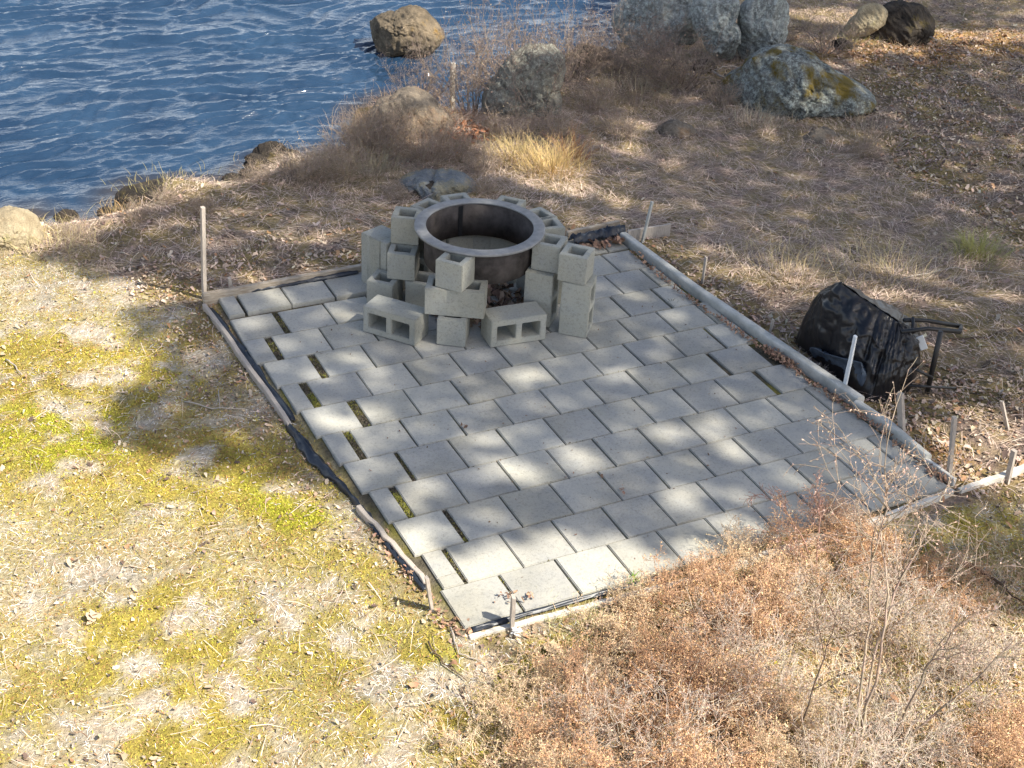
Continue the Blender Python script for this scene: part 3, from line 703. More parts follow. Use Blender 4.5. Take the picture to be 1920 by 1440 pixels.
rocks = [
 ([(665,62),(690,50),(735,30),(755,18),(775,14),(798,20),(815,40),(833,62),(825,78),(800,97),(760,106),(700,100),(672,85)], ZW, .7, 'rock_brown', 4, 'brown boulder standing alone in the water, orange at its right end'),
 ([(905,190),(930,150),(945,120),(965,100),(1000,84),(1030,86),(1052,105),(1056,135),(1045,165),(1055,205),(1062,235),(990,250),(940,240),(908,220)], -.25, .8, 'rock_grey', 7, 'tall grey boulder at the waterline behind bare twigs, right of the post stump'),
 ([(660,280),(670,250),(695,215),(728,184),(758,168),(790,174),(822,198),(845,220),(862,252),(800,285),(700,295)], -.30, .8, 'rock_brown2', 11, 'low leaf strewn boulder at the waterline left of the post stump'),
 ([(1352,170),(1385,142),(1400,112),(1430,93),(1470,87),(1510,96),(1540,120),(1572,138),(1620,158),(1648,178),(1645,203),(1600,212),(1530,214),(1450,212),(1380,204),(1352,192)], -.06, .7, 'rock_lichen', 15, 'large low boulder with pale lichen and a mossy front, in the dry grass'),
 ([(1305,-10),(1345,-24),(1378,0),(1372,40),(1386,90),(1388,118),(1350,104),(1322,74)], -.05, .9, 'rock_pale', 19, 'pale cracked boulder at the top, left of the dark crevice'),
 ([(1388,10),(1420,-15),(1465,0),(1474,45),(1468,92),(1440,114),(1404,116),(1388,60)], -.05, .9, 'rock_pale', 23, 'large pale boulder at the top, right of the dark crevice'),
 ([(1152,30),(1190,-20),(1290,-34),(1318,20),(1310,70),(1250,92),(1180,84),(1148,60)], -.1, .8, 'rock_pale', 29, 'pale boulder at the top above the brown shrub, beside the lake'),
 ([(1622,50),(1650,18),(1700,8),(1742,18),(1755,50),(1740,78),(1680,80),(1628,74)], -.05, .8, 'rock_dark', 31, 'dark rounded boulder at the top right behind a fallen branch'),
 ([(1588,70),(1603,32),(1640,8),(1658,18),(1634,60),(1612,78)], -.05, .7, 'rock_tan', 37, 'tan mossy slab of rock leaning on the dark top right boulder'),
 ([(736,360),(750,343),(778,330),(812,331),(838,318),(872,322),(890,342),(900,362),(880,384),(800,390),(743,380)], -.16, 1.1, 'rock_blue', 41, 'blue grey flat rock with cream lichen just behind the fire ring'),
 ([(-60,440),(-20,405),(15,392),(45,400),(66,430),(82,462),(60,485),(-40,490)], -.2, .9, 'rock_tan', 47, 'tan sunlit rock at the left frame edge beside the water'),
 ([(200,388),(214,368),(240,352),(275,348),(300,342),(338,352),(372,346),(402,348),(430,358),(418,378),(350,394),(270,404),(215,402)], -.36, .55, 'rock_dark', 53, 'dark wet rock at the waterline above the tall stake'),
]
M['rock_brown2'] = mat_rock('leafy_brown_rock', (.15, .125, .10), (.30, .25, .19), (.40, .35, .28), (.24, .16, .10), .40, .42)
M['rock_lichen'] = mat_rock('lichen_rock', (.09, .092, .085), (.22, .22, .20), (.42, .46, .42), (.17, .125, .03), .48, .46)
def rock_outline(out, z0, depth, mat, seed, label):
    o_ = np.array(out, float); foot = (o_[:, 0].mean(), o_[:, 1].max()); p = G(*foot, z0); s_ = M_PER_PX(p)
    c = o_.mean(0); rel = np.stack([(o_[:, 0] - c[0]) * s_, -(o_[:, 1] - c[1]) * s_], 1)
    dep = math.atan2(CAM_POS[2] - p[2], math.hypot(*(p[:2] - CAM_POS[:2]))); W0 = np.ptp(rel[:, 0]); a_ = np.ptp(rel[:, 1]) / 2; hd = W0 * depth / 2; hd = min(hd, .8 * a_ / math.sin(dep)); depth = 2 * hd / W0
    rel[:, 1] *= math.sqrt(max(a_ ** 2 - (hd * math.sin(dep)) ** 2, (.5 * a_) ** 2)) / a_ / math.cos(dep)
    ang = np.arctan2(rel[:, 1], rel[:, 0]); rad = np.hypot(rel[:, 0], rel[:, 1]); k = np.argsort(ang); ang = ang[k]; rad = rad[k]
    ang = np.concatenate([ang - 2 * math.pi, ang, ang + 2 * math.pi]); rad = np.tile(rad, 3)
    bm = bmesh.new(); bmesh.ops.create_icosphere(bm, subdivisions=6, radius=1); co = np.array([v_.co[:] for v_ in bm.verts])
    r_ = np.random.default_rng(seed)
    W = rel[:, 0].max() - rel[:, 0].min(); H = rel[:, 1].max() - rel[:, 1].min()
    ph = np.arctan2(co[:, 2], co[:, 0]); rho = np.hypot(co[:, 0], co[:, 2]); R_ = np.interp(ph, ang, rad)
    rho2 = np.sin(np.clip(rho, 0, 1) * math.pi / 2) * .5 + rho * .5
    dirs = np.stack([np.cos(ph), np.sin(ph)], 1); P = np.stack([dirs[:, 0] * R_ * rho2, co[:, 1] * W * depth / 2, dirs[:, 1] * R_ * rho2], 1)
    for k in range(5):
        n_ = r_.normal(size=3); n_[1] = -abs(n_[1]) * 1.2 - .3; n_ /= np.linalg.norm(n_); pr = P @ n_; d = np.quantile(pr, r_.uniform(.86, .96)); P -= n_[None] * (np.maximum(pr - d, 0) * .8)[:, None]
    sc = 1 / max(W, H); nn_ = fbm(P[:, 0] * 5 * sc + P[:, 1] * 3 * sc + seed, P[:, 2] * 5 * sc - P[:, 1] * 3 * sc, seed, 5) - .5
    n2_ = fbm(P[:, 0] * 22 * sc + P[:, 1] * 15 * sc, P[:, 2] * 22 * sc - P[:, 1] * 15 * sc, seed + 4, 4) - .5
    n3_ = fbm(P[:, 0] * 60 * sc + P[:, 1] * 40 * sc, P[:, 2] * 60 * sc - P[:, 1] * 40 * sc, seed + 6, 3) - .5
    ck = np.abs(fbm(P[:, 0] * 4 * sc + seed, P[:, 2] * 4 * sc + P[:, 1] * 4 * sc, seed + 9, 4) - .5)
    nm = co / np.linalg.norm(co, axis=1)[:, None]
    P += nm * ((nn_ * .11 + n2_ * .075 + n3_ * .022 - np.clip(.02 - ck, 0, .02) * 1.4) / sc)[:, None] * np.array([.5, 1, .5])
    for v_, q in zip(bm.verts, P): v_.co = q
    o = bm_obj('boulder', bm, M[mat], None, True)
    cz = V(foot, tuple(c), z0); dist = (cz[:2] - CAM_POS[:2]) @ FWD; ctr = CAM_POS + (cz - CAM_POS) * (dist + W * depth * .30) / dist
    o.location = ctr; o.rotation_euler = (0, 0, CQ)
    return tag(o, label, 'boulder')
for out, z0, dp, mt_, sd__, lab in rocks: rock_outline(out, z0, dp, mt_, sd__, lab)
rock((1105, 150), 110, 46, M['rock_dark'], 'dark low rock at the waterline right of the tall grey boulder', 43, z=-.3, depth=.8)
0 and rock((22, 452), 110, 66, M['rock_tan'], 'tan sunlit rock at the left frame edge beside the water', 47, z=-.2, depth=.9)
0 and rock((275, 392), 140, 66, M['rock_dark'], 'dark wet rock at the waterline above the tall stake', 53, z=-.3, depth=.7, sink=.3)
0 and rock((360, 372), 100, 42, M['rock_dark'], 'low dark mossy rock joined to the right of the wet rock', 57, z=-.3, depth=.7, sink=.3)
rock((505, 312), 78, 34, M['rock_dark'], 'small dark rock at the waterline below the open lake', 59, z=-.32, depth=.8, sink=.3)
rock((1270, 258), 80, 18, M['rock_brown2'], 'small sunken stone in the dry grass left of the large boulder', 61, z=-.08, sink=.45, depth=.9)
rock((1545, 272), 90, 16, M['rock_brown2'], 'small sunken stone in the grass below the large boulder', 67, z=-.09, sink=.5, depth=.9)
rock((1720, 60), 60, 40, M['rock_tan'], 'small tan rock at the top right edge of the dark boulder', 71, z=-.05, depth=.9) if False else None
for px, py, w_, h_, lab in ((432, 352, 40, 20, 'small dark stone right of the low end of the wet rock'), (462, 338, 34, 18, 'small dark stone in the notch of the shoreline'), (478, 318, 50, 22, 'small flat dark stone left of the small waterline rock'),
                          (540, 306, 44, 20, 'small dark stone right of the small waterline rock'), (120, 418, 46, 18, 'small brown stone at the water near the tan rock'), (195, 410, 34, 16, 'small brown stone left of the wet rock'), (1085, 165, 60, 30, 'dark stone between the tall boulder and the low waterline rock'),
                          (1580, 100, 44, 20, 'small stone below the tan slab of rock'), (1320, 140, 50, 22, 'dark stone at the foot of the cracked pale boulder'), (640, 300, 40, 18, 'small stone at the water left of the low boulder')):
    rock((px, py), w_, h_, M['rock_dark'], lab, px, z=-.3 if py > 290 or px < 1200 else -.06, depth=.8, name='stone', sink=.3, rough=.2)
rock((792, 372), 60, 20, M['rock_dark'], 'small dark stone below the blue grey flat rock', 73, z=-.07, depth=.8, name='stone', sink=.3)

# ------------------------------------------------------------------ vegetation generators
def blades(pos, az, el, length, width, curl, col, taper=.25):
    """curved grass blades: pos (n,3), az, el, length, width, curl (n,), col (n,3)"""
    n = len(pos); seg = 3
    d = np.stack([np.cos(az) * np.cos(el), np.sin(az) * np.cos(el), np.sin(el)], 1)
    side = np.stack([-np.sin(az), np.cos(az), np.zeros(n)], 1)
    up = np.cross(side, d)
    R_ = np.random.default_rng(n)
    swing = R_.normal(0, .35, n)
    V_ = []
    for k in range(seg + 1):
        t = k / seg
        c = pos + d * (length * t)[:, None] - np.array([0, 0, 1])[None] * (curl * length * t * t)[:, None] + side * (swing * length * t * t)[:, None]
        w = width * (1 - (1 - taper) * t) / 2
        V_.append(c - side * w[:, None] + up * 0); V_.append(c + side * w[:, None])
    V_ = np.stack(V_, 1)                       # n, 2(seg+1), 3
    b0 = (np.arange(n) * 2 * (seg + 1))[:, None]
    F_ = np.concatenate([b0 + np.array([[2 * k, 2 * k + 1, 2 * k + 3, 2 * k + 2]]) for k in range(seg)], 0)
    cc = np.repeat(col[:, None, :], 2 * (seg + 1), 1)
    return V_.reshape(-1, 3), F_, cc.reshape(-1, 3)
def leaves(pos, az, size, col, tilt, fold):
    """folded curled leaves lying on the ground"""
    n = len(pos); R_ = np.random.default_rng(n + 1)
    shape = np.array([(-.5, 0), (-.22, .26), (.1, .2), (.22, .3), (.5, 0), (.22, -.28), (.05, -.19), (-.2, -.27), (0, 0)])
    L_ = np.stack([np.broadcast_to(shape[:, 0], (n, 9)), np.broadcast_to(shape[:, 1], (n, 9))], -1) * size[:, None, None]
    L_ = L_ * R_.uniform(.75, 1.25, (n, 9, 1))
    zz = np.abs(L_[:, :, 1]) * fold[:, None] + (L_[:, :, 0] ** 2) / size[:, None] * R_.normal(.2, .6, n)[:, None]
    P = np.concatenate([L_, zz[..., None]], -1)
    tx = R_.normal(0, 1, n) * tilt; ty = R_.normal(0, 1, n) * tilt
    P[..., 2] += P[..., 0] * tx[:, None] + P[..., 1] * ty[:, None]
    P[..., 2] -= P[..., 2].min(1)[:, None] * .7
    ca, sa_ = np.cos(az)[:, None], np.sin(az)[:, None]
    X = P[..., 0] * ca - P[..., 1] * sa_; Y = P[..., 0] * sa_ + P[..., 1] * ca
    V_ = np.stack([X, Y, P[..., 2]], -1) + pos[:, None, :]
    b0 = (np.arange(n) * 9)[:, None]
    tri = np.array([[8, k, (k + 1) % 8] for k in range(8)])
    F_ = (b0[:, :, None] + tri[None]).reshape(-1, 3)
    cc = np.repeat(col[:, None, :], 9, 1)
    return V_.reshape(-1, 3), F_, cc.reshape(-1, 3)
VIEW = poly([(-160, -60), (2080, -60), (2100, 1640), (-160, 1640)], -.1)
def scatter(n, rngs, P=VIEW, depth_pow=1.0):
    P_ = np.array(P); lo, hi = P_.min(0), P_.max(0); out = []
    cnt = 0
    while cnt < n:
        x = rngs.uniform(lo[0], hi[0], n); y = rngs.uniform(lo[1], hi[1], n)
        m_ = inpoly(x, y, P)
        dd = np.hypot(x - CAM_POS[0], y - CAM_POS[1]); m_ &= rngs.random(n) < np.clip((7.5 / dd) ** depth_pow, 0, 1)
        out.append(np.stack([x[m_], y[m_]], 1)); cnt += m_.sum()
    return np.concatenate(out)[:n]
def on_land(x, y, margin=0.02): return (inpoly(x, y, land_poly)) & (height(x, y) > ZW + margin)
def off_patio(x, y, grow=0): return ~(inpoly(x, y, PATIO) | (seg_dist(x, y, PATIO, True) < grow))
def cols(base, n, rngs, var=.25, hue=.08):
    c = np.array(base)[None] * rngs.uniform(1 - var, 1 + var, (n, 1)) * rngs.uniform(1 - hue, 1 + hue, (n, 3)); return np.clip(c, .004, .9)
def join(parts):
    V_, F_, C_ = [], {}, []; off = 0
    for v_, f_, c_ in parts:
        V_.append(v_); C_.append(c_); F_.setdefault(f_.shape[1], []).append(f_ + off); off += len(v_)
    return np.concatenate(V_), [np.concatenate(q) for q in F_.values()], np.concatenate(C_)
def stuff(name, parts, mat, label, cat):
    v_, f_, c_ = join(parts)
    o = link_mesh(name, np_mesh(name, v_, f_, c_, False), mat); return tag(o, label, cat, None, 'stuff')

rv = np.random.default_rng(77)
LAWN = poly([(-160, 430), (380, 540), (1000, 1180), (1700, 980), (2100, 860), (2100, 1640), (-160, 1640)], -.06)
# short dead straw over the lawn
p = scatter(230000, rv, LAWN, .4); x, y = p.T; k = on_land(x, y) & off_patio(x, y, .01); x, y = x[k], y[k]
w = region_w(x, y); keep = rv.random(len(x)) < np.clip(1 - .85 * w['moss'] - .85 * w['bright'] - .75 * w['litter'], .08, 1); x, y = x[keep], y[keep]; n = len(x)
w = region_w(x, y); c = cols((.90, .84, .75), n, rv, .3, .05)
mx_ = rv.random(n) < .30; c[mx_] = cols((.36, .25, .14), mx_.sum(), rv, .3)
mx_ = rv.random(n) < .3 * w['bush'] + .05; c[mx_] = cols((.44, .22, .11), mx_.sum(), rv, .3)
v1 = blades(np.stack([x, y, height(x, y) - .003], 1), rv.uniform(0, 6.28, n) * .6 + fbm(x * 2, y * 2, 140, 2) * 5, rv.uniform(.0, .4, n), rv.uniform(.02, .06, n), rv.uniform(.0022, .0042, n), rv.uniform(.1, .6, n), c)
p = scatter(150000, rv, LAWN, .3); x, y = p.T; w = region_w(x, y); k = (rv.random(len(x)) < w['bush'] * .45) & off_patio(x, y, .02); x, y = x[k], y[k]; n = len(x)
c = cols((.58, .38, .22), n, rv, .35, .06); m1 = rv.random(n) < .45; c[m1] = cols((.74, .60, .40), m1.sum(), rv, .3)
v2 = blades(np.stack([x, y, height(x, y) - .003], 1), rv.uniform(0, 6.28, n), rv.uniform(.3, 1.4, n), rv.uniform(.04, .15, n), rv.uniform(.002, .004, n), rv.uniform(.1, .7, n), c)
stuff('straw_grass', [v1, v2], M['grass'], 'short bleached dead grass on the sunlit ground left of the patio', 'grass')
# moss tufts
p = scatter(300000, rv, LAWN, .4); x, y = p.T; w = region_w(x, y)
keep = (rv.random(len(x)) < np.maximum(w['moss'] * .8, w['bright']) + .03) & on_land(x, y) & off_patio(x, y, .01); x, y = x[keep], y[keep]; n = len(x); w = region_w(x, y)
c = cols((.41, .335, .065), n, rv, .35, .1); br = rv.random(n) < w['bright'] * .75 + .10; c[br] = cols((.44, .42, .05), br.sum(), rv, .25)
br = rv.random(n) < .15 + .5 * np.clip((fbm(x * 2.4, y * 2.4, 260, 3) - .45) * 5, 0, 1); c[br] = cols((.33, .20, .08), br.sum(), rv, .3)
v1 = blades(np.stack([x, y, height(x, y) - .003], 1), rv.uniform(0, 6.28, n), rv.uniform(.3, 1.3, n), rv.uniform(.008, .018, n), rv.uniform(.005, .010, n), rv.uniform(0, .3, n), c, .5)
stuff('moss', [v1], M['grass'], 'yellow green moss in cushions over the lawn left of the patio', 'moss')
# matted dry grass behind the patio: long blades lying down
p = scatter(300000, rv, VIEW, .5); x, y = p.T; w = region_w(x, y)
lawn_ = inpoly(x, y, LAWN)
keep = (rv.random(len(x)) < np.where(lawn_, .03, np.clip(.45 + w['dry'] * .7 - .30 * w['litter'], .12, 1)) * (.55 + .6 * np.clip((fbm(x * 1.6, y * 1.6, 222, 3) - .3) * 2.5, 0, 1))) & on_land(x, y, .04) & off_patio(x, y, .10); x, y = x[keep], y[keep]; n = len(x)
c = cols((.64, .50, .405), n, rv, .4, .05); mx_ = rv.random(n) < .3; c[mx_] = cols((.30, .23, .17), mx_.sum(), rv, .3)
flow = fbm(x * .9, y * .9, 150, 3) * 10 + rv.normal(0, .7, n)
v1 = blades(np.stack([x, y, height(x, y) + rv.uniform(-.004, .03, n)], 1), flow, rv.uniform(-.02, .45, n), rv.uniform(.07, .24, n), rv.uniform(.0025, .005, n), rv.uniform(.15, .6, n), c)
stuff('matted_grass', [v1], M['grass'], 'long grey brown dead grass lying matted behind the patio', 'grass')
# leaf litter
p = scatter(330000, rv, VIEW, .5); x, y = p.T; w = region_w(x, y)
lawn_ = inpoly(x, y, LAWN)
pr = np.where(lawn_, .06 + .6 * w['litter'] + .15 * w['red'] + .22 * w['bush'], .13 + .42 * w['litter'] - .09 * w['dry'] + .3 * w['red'])
keep = (rv.random(len(x)) < pr) & on_land(x, y, .03) & off_patio(x, y, .015); x, y = x[keep], y[keep]; lawn_ = lawn_[keep]; n = len(x); w = region_w(x, y)
c = cols((.40, .30, .235), n, rv, .45, .06); c[lawn_] = cols((.42, .32, .22), lawn_.sum(), rv, .35); m1 = rv.random(n) < .3; c[m1] = cols((.58, .47, .36), m1.sum(), rv, .25)
m1 = rv.random(n) < .15 + .45 * w['red']; c[m1] = cols((.38, .22, .12), m1.sum(), rv, .3); m1 = rv.random(n) < .15; c[m1] = cols((.13, .09, .07), m1.sum(), rv, .3)
l1 = leaves(np.stack([x, y, height(x, y) + rv.uniform(0, .012, n)], 1), rv.uniform(0, 6.28, n), np.where(lawn_, .65, .85) * rv.uniform(.018, .042, n) * np.where(rv.random(n) < .12, 1.8, 1), c, .35, rv.uniform(.1, .7, n))
# leaves caught against the rail, in the fire pit and in the wide joints
def line_leaves(pts, n, spread, z0, size=(.02, .05), zr=.02):
    P_ = np.array([G(*q)[:2] for q in pts]); t = rv.uniform(0, len(P_) - 1.001, n); i = t.astype(int); f_ = (t - i)[:, None]
    q = P_[i] * (1 - f_) + P_[i + 1] * f_ + rv.normal(0, spread, (n, 2)); cc = cols((.34, .21, .14), n, rv, .4, .06)
    return leaves(np.stack([q[:, 0], q[:, 1], z0 + rv.uniform(0, zr, n)], 1), rv.uniform(0, 6.28, n), rv.uniform(*size, n), cc, .5, rv.uniform(.1, .8, n))
l2 = line_leaves([(1185, 475), (1280, 555), (1400, 635), (1520, 720), (1600, 775)], 420, .016, .003, (.014, .032))
l3 = line_leaves([(1600, 775), (1660, 815), (1740, 885), (1775, 905)], 200, .018, .003, (.014, .03))
l4 = line_leaves([(1435, 655), (1460, 672), (1490, 690)], 260, .022, .0, (.014, .03))
l5 = line_leaves([(1080, 470), (1130, 462), (1160, 455)], 90, .03, .01, (.03, .06))
a_ = rv.uniform(0, 6.28, 520); r_ = np.sqrt(rv.random(520)) * .36
l6 = leaves(np.stack([RING[0] + r_ * np.cos(a_), RING[1] + r_ * np.sin(a_), -.02 + rv.uniform(0, .05, 520)], 1), rv.uniform(0, 6.28, 520), rv.uniform(.04, .075, 520), cols((.26, .18, .13), 520, rv, .5), .6, rv.uniform(.1, .8, 520))
l7 = line_leaves([(700, 985), (760, 1060), (830, 1150), (870, 1180)], 110, .03, -.03, (.014, .032))
l8 = line_leaves([(940, 1125), (985, 1118), (1000, 1122)], 24, .015, .004, (.015, .03))
l11 = line_leaves([(835, 212), (870, 225), (905, 240), (860, 250)], 260, .10, -.1, (.03, .06), .05); l11[2][:] = l11[2] * np.array([1.15, .85, .65])
l9 = line_leaves([(865, 800), (872, 806), (1165, 905), (1168, 935)], 16, .008, .004, (.015, .03))
q = rv.uniform(0, 1, (170, 2)); xx = (3.8 + q[:, 0] * 9.5) * S; yy = -(1.2 + q[:, 1] * 10.6) * S; kk = np.hypot(xx - RING[0], yy - RING[1]) > .65; xx, yy = xx[kk], yy[kk]; n = len(xx)
l10 = leaves(np.stack([xx, yy, np.full(n, .003)], 1), rv.uniform(0, 6.28, n), rv.uniform(.006, .018, n), cols((.20, .13, .09), n, rv, .5), .3, rv.uniform(.1, .5, n))
stuff('leaf_litter', [l10, l11, l1, l2, l3, l4, l5, l6, l7, l8, l9], M['leaf'], 'brown dead leaves lying over the ground around the patio', 'leaves')

ps = []
for (r, gaps) in [(r, ROWS[r][1]) for r in range(1, 12)]:
    for a, b_ in gaps:
        if a > 11: continue
        n = int(900 * (b_ - a) / .16); xx = rv.uniform(a + .02, b_ - .005, n) * S; yy = -(r + rv.uniform(.03, .97, n)) * S
        cc = cols((.12, .105, .075), n, rv, .5, .1); mo = rv.random(n) < np.clip((fbm(xx * 9, yy * 9, 170, 3) - .42) * 5, .02, .95) * (.9 if r in (4, 6, 8) else .35); cc[mo] = cols((.28, .27, .06), mo.sum(), rv, .3)
        ps.append(blades(np.stack([xx, yy, np.full(n, -.016)], 1), rv.uniform(0, 6.28, n), rv.uniform(.4, 1.4, n), rv.uniform(.008, .018, n), rv.uniform(.004, .009, n), rv.uniform(0, .3, n), cc, .5))
n = 4500; rws = rv.integers(1, 12, n); xx = rv.uniform(3.6, 13.4, n) * S; yy = -rws * S + rv.normal(0, .003, n); kk = fbm(xx * 3, yy * 3, 180, 3) > .47; xx, yy = xx[kk], yy[kk]; n = len(xx)
ps.append(blades(np.stack([xx, yy, np.full(n, -.012)], 1), rv.uniform(0, 6.28, n), rv.uniform(.4, 1.4, n), rv.uniform(.008, .018, n), rv.uniform(.003, .006, n), rv.uniform(0, .3, n), cols((.17, .14, .05), n, rv, .4), .5))
stuff('joint_moss', ps, M['grass'], 'moss and grit filling the wide joints between the patio slabs', 'moss')

# grass tufts
def tuft(px, py, n, hgt, spread, base, label, lean=.5, z=-.07, seed=0, width=.004):
    r_ = np.random.default_rng(seed + n); p = G(px, py, z); zz = hz(p[0], p[1]); q = r_.normal(0, spread, (n, 2))
    az = np.arctan2(q[:, 1], q[:, 0]) + r_.normal(0, .6, n)
    v_, f_, c_ = blades(np.stack([q[:, 0], q[:, 1], r_.uniform(-.02, .01, n)], 1), az, r_.uniform(.7, 1.45, n), r_.uniform(.55, 1.1, n) * hgt, np.full(n, width), r_.uniform(.1, lean, n), cols(base, n, r_, .3, .07))
    o = link_mesh('grass_tuft', np_mesh('grass_tuft', v_, [f_], c_), M['grass'], None, (p[0], p[1], zz)); return tag(o, label, 'grass tuft', 'tufts of grass in the rough ground')
tuft(1835, 482, 420, .30, .10, (.34, .33, .12), 'green and straw tuft of grass near the right frame edge, above the leaves', seed=1)
tuft(1035, 325, 620, .34, .13, (.55, .40, .18), 'golden grass tuft in the sun patch behind the fire ring', seed=2)
tuft(965, 300, 420, .30, .12, (.50, .38, .18), 'golden grass tuft left of the sun patch behind the fire ring', seed=3)
tuft(1075, 300, 160, .42, .05, (.45, .22, .10), 'tall thin reddish grass clump right of the golden tufts', seed=4)
tuft(700, 330, 520, .30, .16, (.33, .28, .19), 'grey grass tuft at the bank left of the blue grey rock', seed=5)
tuft(600, 335, 420, .26, .16, (.30, .24, .16), 'brown grass tuft leaning over the water edge', seed=6)
tuft(65, 352, 34, .16, .02, (.45, .42, .10), 'small yellow green sprig standing in the lake near the left frame edge', z=ZW, seed=7, width=.012)
tuft(1600, 88, 260, .16, .16, (.34, .30, .10), 'mossy green grass tuft at the foot of the tan rock slab', seed=30)
tuft(1700, 92, 300, .16, .22, (.36, .26, .16), 'brown grass tuft along the foot of the dark top right boulder', seed=31)
tuft(1440, 122, 300, .2, .2, (.30, .25, .18), 'grey grass tuft at the foot of the large pale boulder', seed=32)
tuft(1188, 1088, 60, .07, .012, (.16, .34, .04), 'small bright green weed growing in a joint of the sunlit front slabs', z=.0, seed=8, width=.006, lean=.8)
tuft(1262, 568, 40, .07, .02, (.10, .12, .07), 'small dark weed growing between slabs near the rail', z=.0, seed=9, lean=.8)
tuft(870, 235, 300, .22, .16, (.40, .26, .16), 'reddish orange grass tuft right of the post stump foot', seed=20, z=-.1)
tuft(700, 285, 500, .34, .16, (.34, .25, .17), 'tall brown grass clump covering the left front of the low boulder', seed=21, z=-.15)
tuft(800, 290, 500, .30, .18, (.38, .27, .19), 'brown grass clump covering the right front of the low boulder', seed=22, z=-.12)
tuft(330, 395, 260, .13, .22, (.26, .22, .10), 'olive grass tuft draped over the dark wet rock', seed=23, z=-.25)
tuft(230, 405, 200, .12, .12, (.34, .24, .12), 'brown grass tuft at the left end of the dark wet rock', seed=24, z=-.25)
tuft(840, 385, 260, .12, .22, (.36, .28, .2), 'short brown grass at the front of the blue grey rock', seed=25)
tuft(760, 225, 260, .34, .16, (.42, .26, .14), 'reddish grass on the boulder left of the post stump', seed=10, z=-.1)
tuft(1190, 180, 500, .30, .22, (.38, .31, .21), 'pale grass tuft below the brown shoreline shrub', seed=11)
tuft(1420, 235, 380, .26, .18, (.40, .34, .25), 'pale grass tuft at the left foot of the large boulder', seed=12)
tuft(1640, 250, 300, .24, .20, (.34, .28, .2), 'thin grey tuft right of the large boulder', seed=13)
tuft(100, 470, 400, .20, .22, (.46, .38, .2), 'sunlit grass tuft right of the tan rock at the left edge', seed=14)
tuft(1090, 1180, 520, .09, .16, (.46, .46, .22), 'pale green grass tuft outside the front board beside the shrubs', seed=15)
tuft(1480, 515, 420, .26, .22, (.55, .44, .25), 'straw tuft in the sun just above the black plastic sheet', seed=16)
tuft(1680, 520, 420, .26, .25, (.55, .44, .25), 'straw tuft in the sun right of the black plastic sheet', seed=17)

# ------------------------------------------------------------------ shrubs made of real twigs
def twig_segments(r_, stems, hgt, spread, levels, rad, kids=(3, 5), droop=.0, bend=.35, lenf=.55):
    segs = []; tips = []
    def grow(p, d, L_, r0, lv):
        n = 4 if lv == 0 else 3; q = p.copy(); pts = [q.copy()]
        for i in range(n):
            d = d + r_.normal(0, bend / n * 1.6, 3); d[2] += (.12 - droop) * .5; d /= np.linalg.norm(d)
            q2 = q + d * L_ / n; ra = r0 * (1 - .6 * i / n); rb = r0 * (1 - .6 * (i + 1) / n)
            segs.append((q, q2, ra, rb)); q = q2; pts.append(q.copy())
        tips.append(q)
        if lv < levels:
            for k in range(r_.integers(*kids)):
                t = r_.uniform(.3, 1.0); i = min(int(t * n), n - 1); b0 = pts[i] + (pts[i + 1] - pts[i]) * (t * n - i)
                nd = d + r_.normal(0, .75, 3); nd[2] = abs(nd[2]) * .8 if lv < 1 else nd[2]; nd /= np.linalg.norm(nd)
                grow(b0, nd, L_ * lenf * r_.uniform(.7, 1.25), r0 * .55, lv + 1)
    for s_ in range(stems):
        a = r_.uniform(0, 6.28); el = r_.uniform(.5, 1.45); p = np.array([math.cos(a), math.sin(a), 0]) * r_.uniform(0, spread * .35); p[2] = -.03
        d = np.array([math.cos(a) * math.cos(el), math.sin(a) * math.cos(el), math.sin(el)]); grow(p, d, hgt * r_.uniform(.5, .85), rad, 0)
    return segs, tips
def seg_mesh(segs, col, r_, var=.3, rmin=.0008):
    A = np.array([s_[0] for s_ in segs]); B = np.array([s_[1] for s_ in segs]); ra = np.maximum([s_[2] for s_ in segs], rmin); rb = np.maximum([s_[3] for s_ in segs], rmin)
    d = B - A; d /= np.linalg.norm(d, axis=1)[:, None] + 1e-9; ref = np.where(np.abs(d[:, 2:3]) > .9, np.array([[1., 0, 0]]), np.array([[0, 0, 1.]]))
    u = np.cross(d, ref); u /= np.linalg.norm(u, axis=1)[:, None] + 1e-9; v_ = np.cross(d, u); V_ = []
    for P, rd in ((A, ra), (B, rb)):
        for k in range(3):
            a = 2 * math.pi * k / 3; V_.append(P + (u * math.cos(a) + v_ * math.sin(a)) * rd[:, None])
    V_ = np.stack(V_, 1); n = len(A); b0 = (np.arange(n) * 6)[:, None]
    F_ = np.concatenate([b0 + np.array([[k, (k + 1) % 3, 3 + (k + 1) % 3, 3 + k]]) for k in range(3)], 0)
    c = cols(col, n, r_, var, .06); c = c * (1 + .0 * ra[:, None]); cc = np.repeat(c[:, None], 6, 1)
    return V_.reshape(-1, 3), F_, cc.reshape(-1, 3)
def bud_mesh(tips, size, col, r_, n_per=1, spread=.01, var=.3):
    T = np.repeat(np.array(tips), n_per, 0) + r_.normal(0, spread, (len(tips) * n_per, 3)); n = len(T)
    a = r_.normal(0, 1, (n, 3)); a /= np.linalg.norm(a, axis=1)[:, None]; b2 = np.cross(a, r_.normal(0, 1, (n, 3))); b2 /= np.linalg.norm(b2, axis=1)[:, None] + 1e-9
    s_ = (size * r_.uniform(.6, 1.4, n))[:, None]
    V_ = np.stack([T - a * s_, T + b2 * s_ * .45, T + a * s_, T - b2 * s_ * .45], 1); F_ = (np.arange(n) * 4)[:, None] + np.arange(4)[None]
    return V_.reshape(-1, 3), F_, np.repeat(cols(col, n, r_, var, .08)[:, None], 4, 1).reshape(-1, 3)
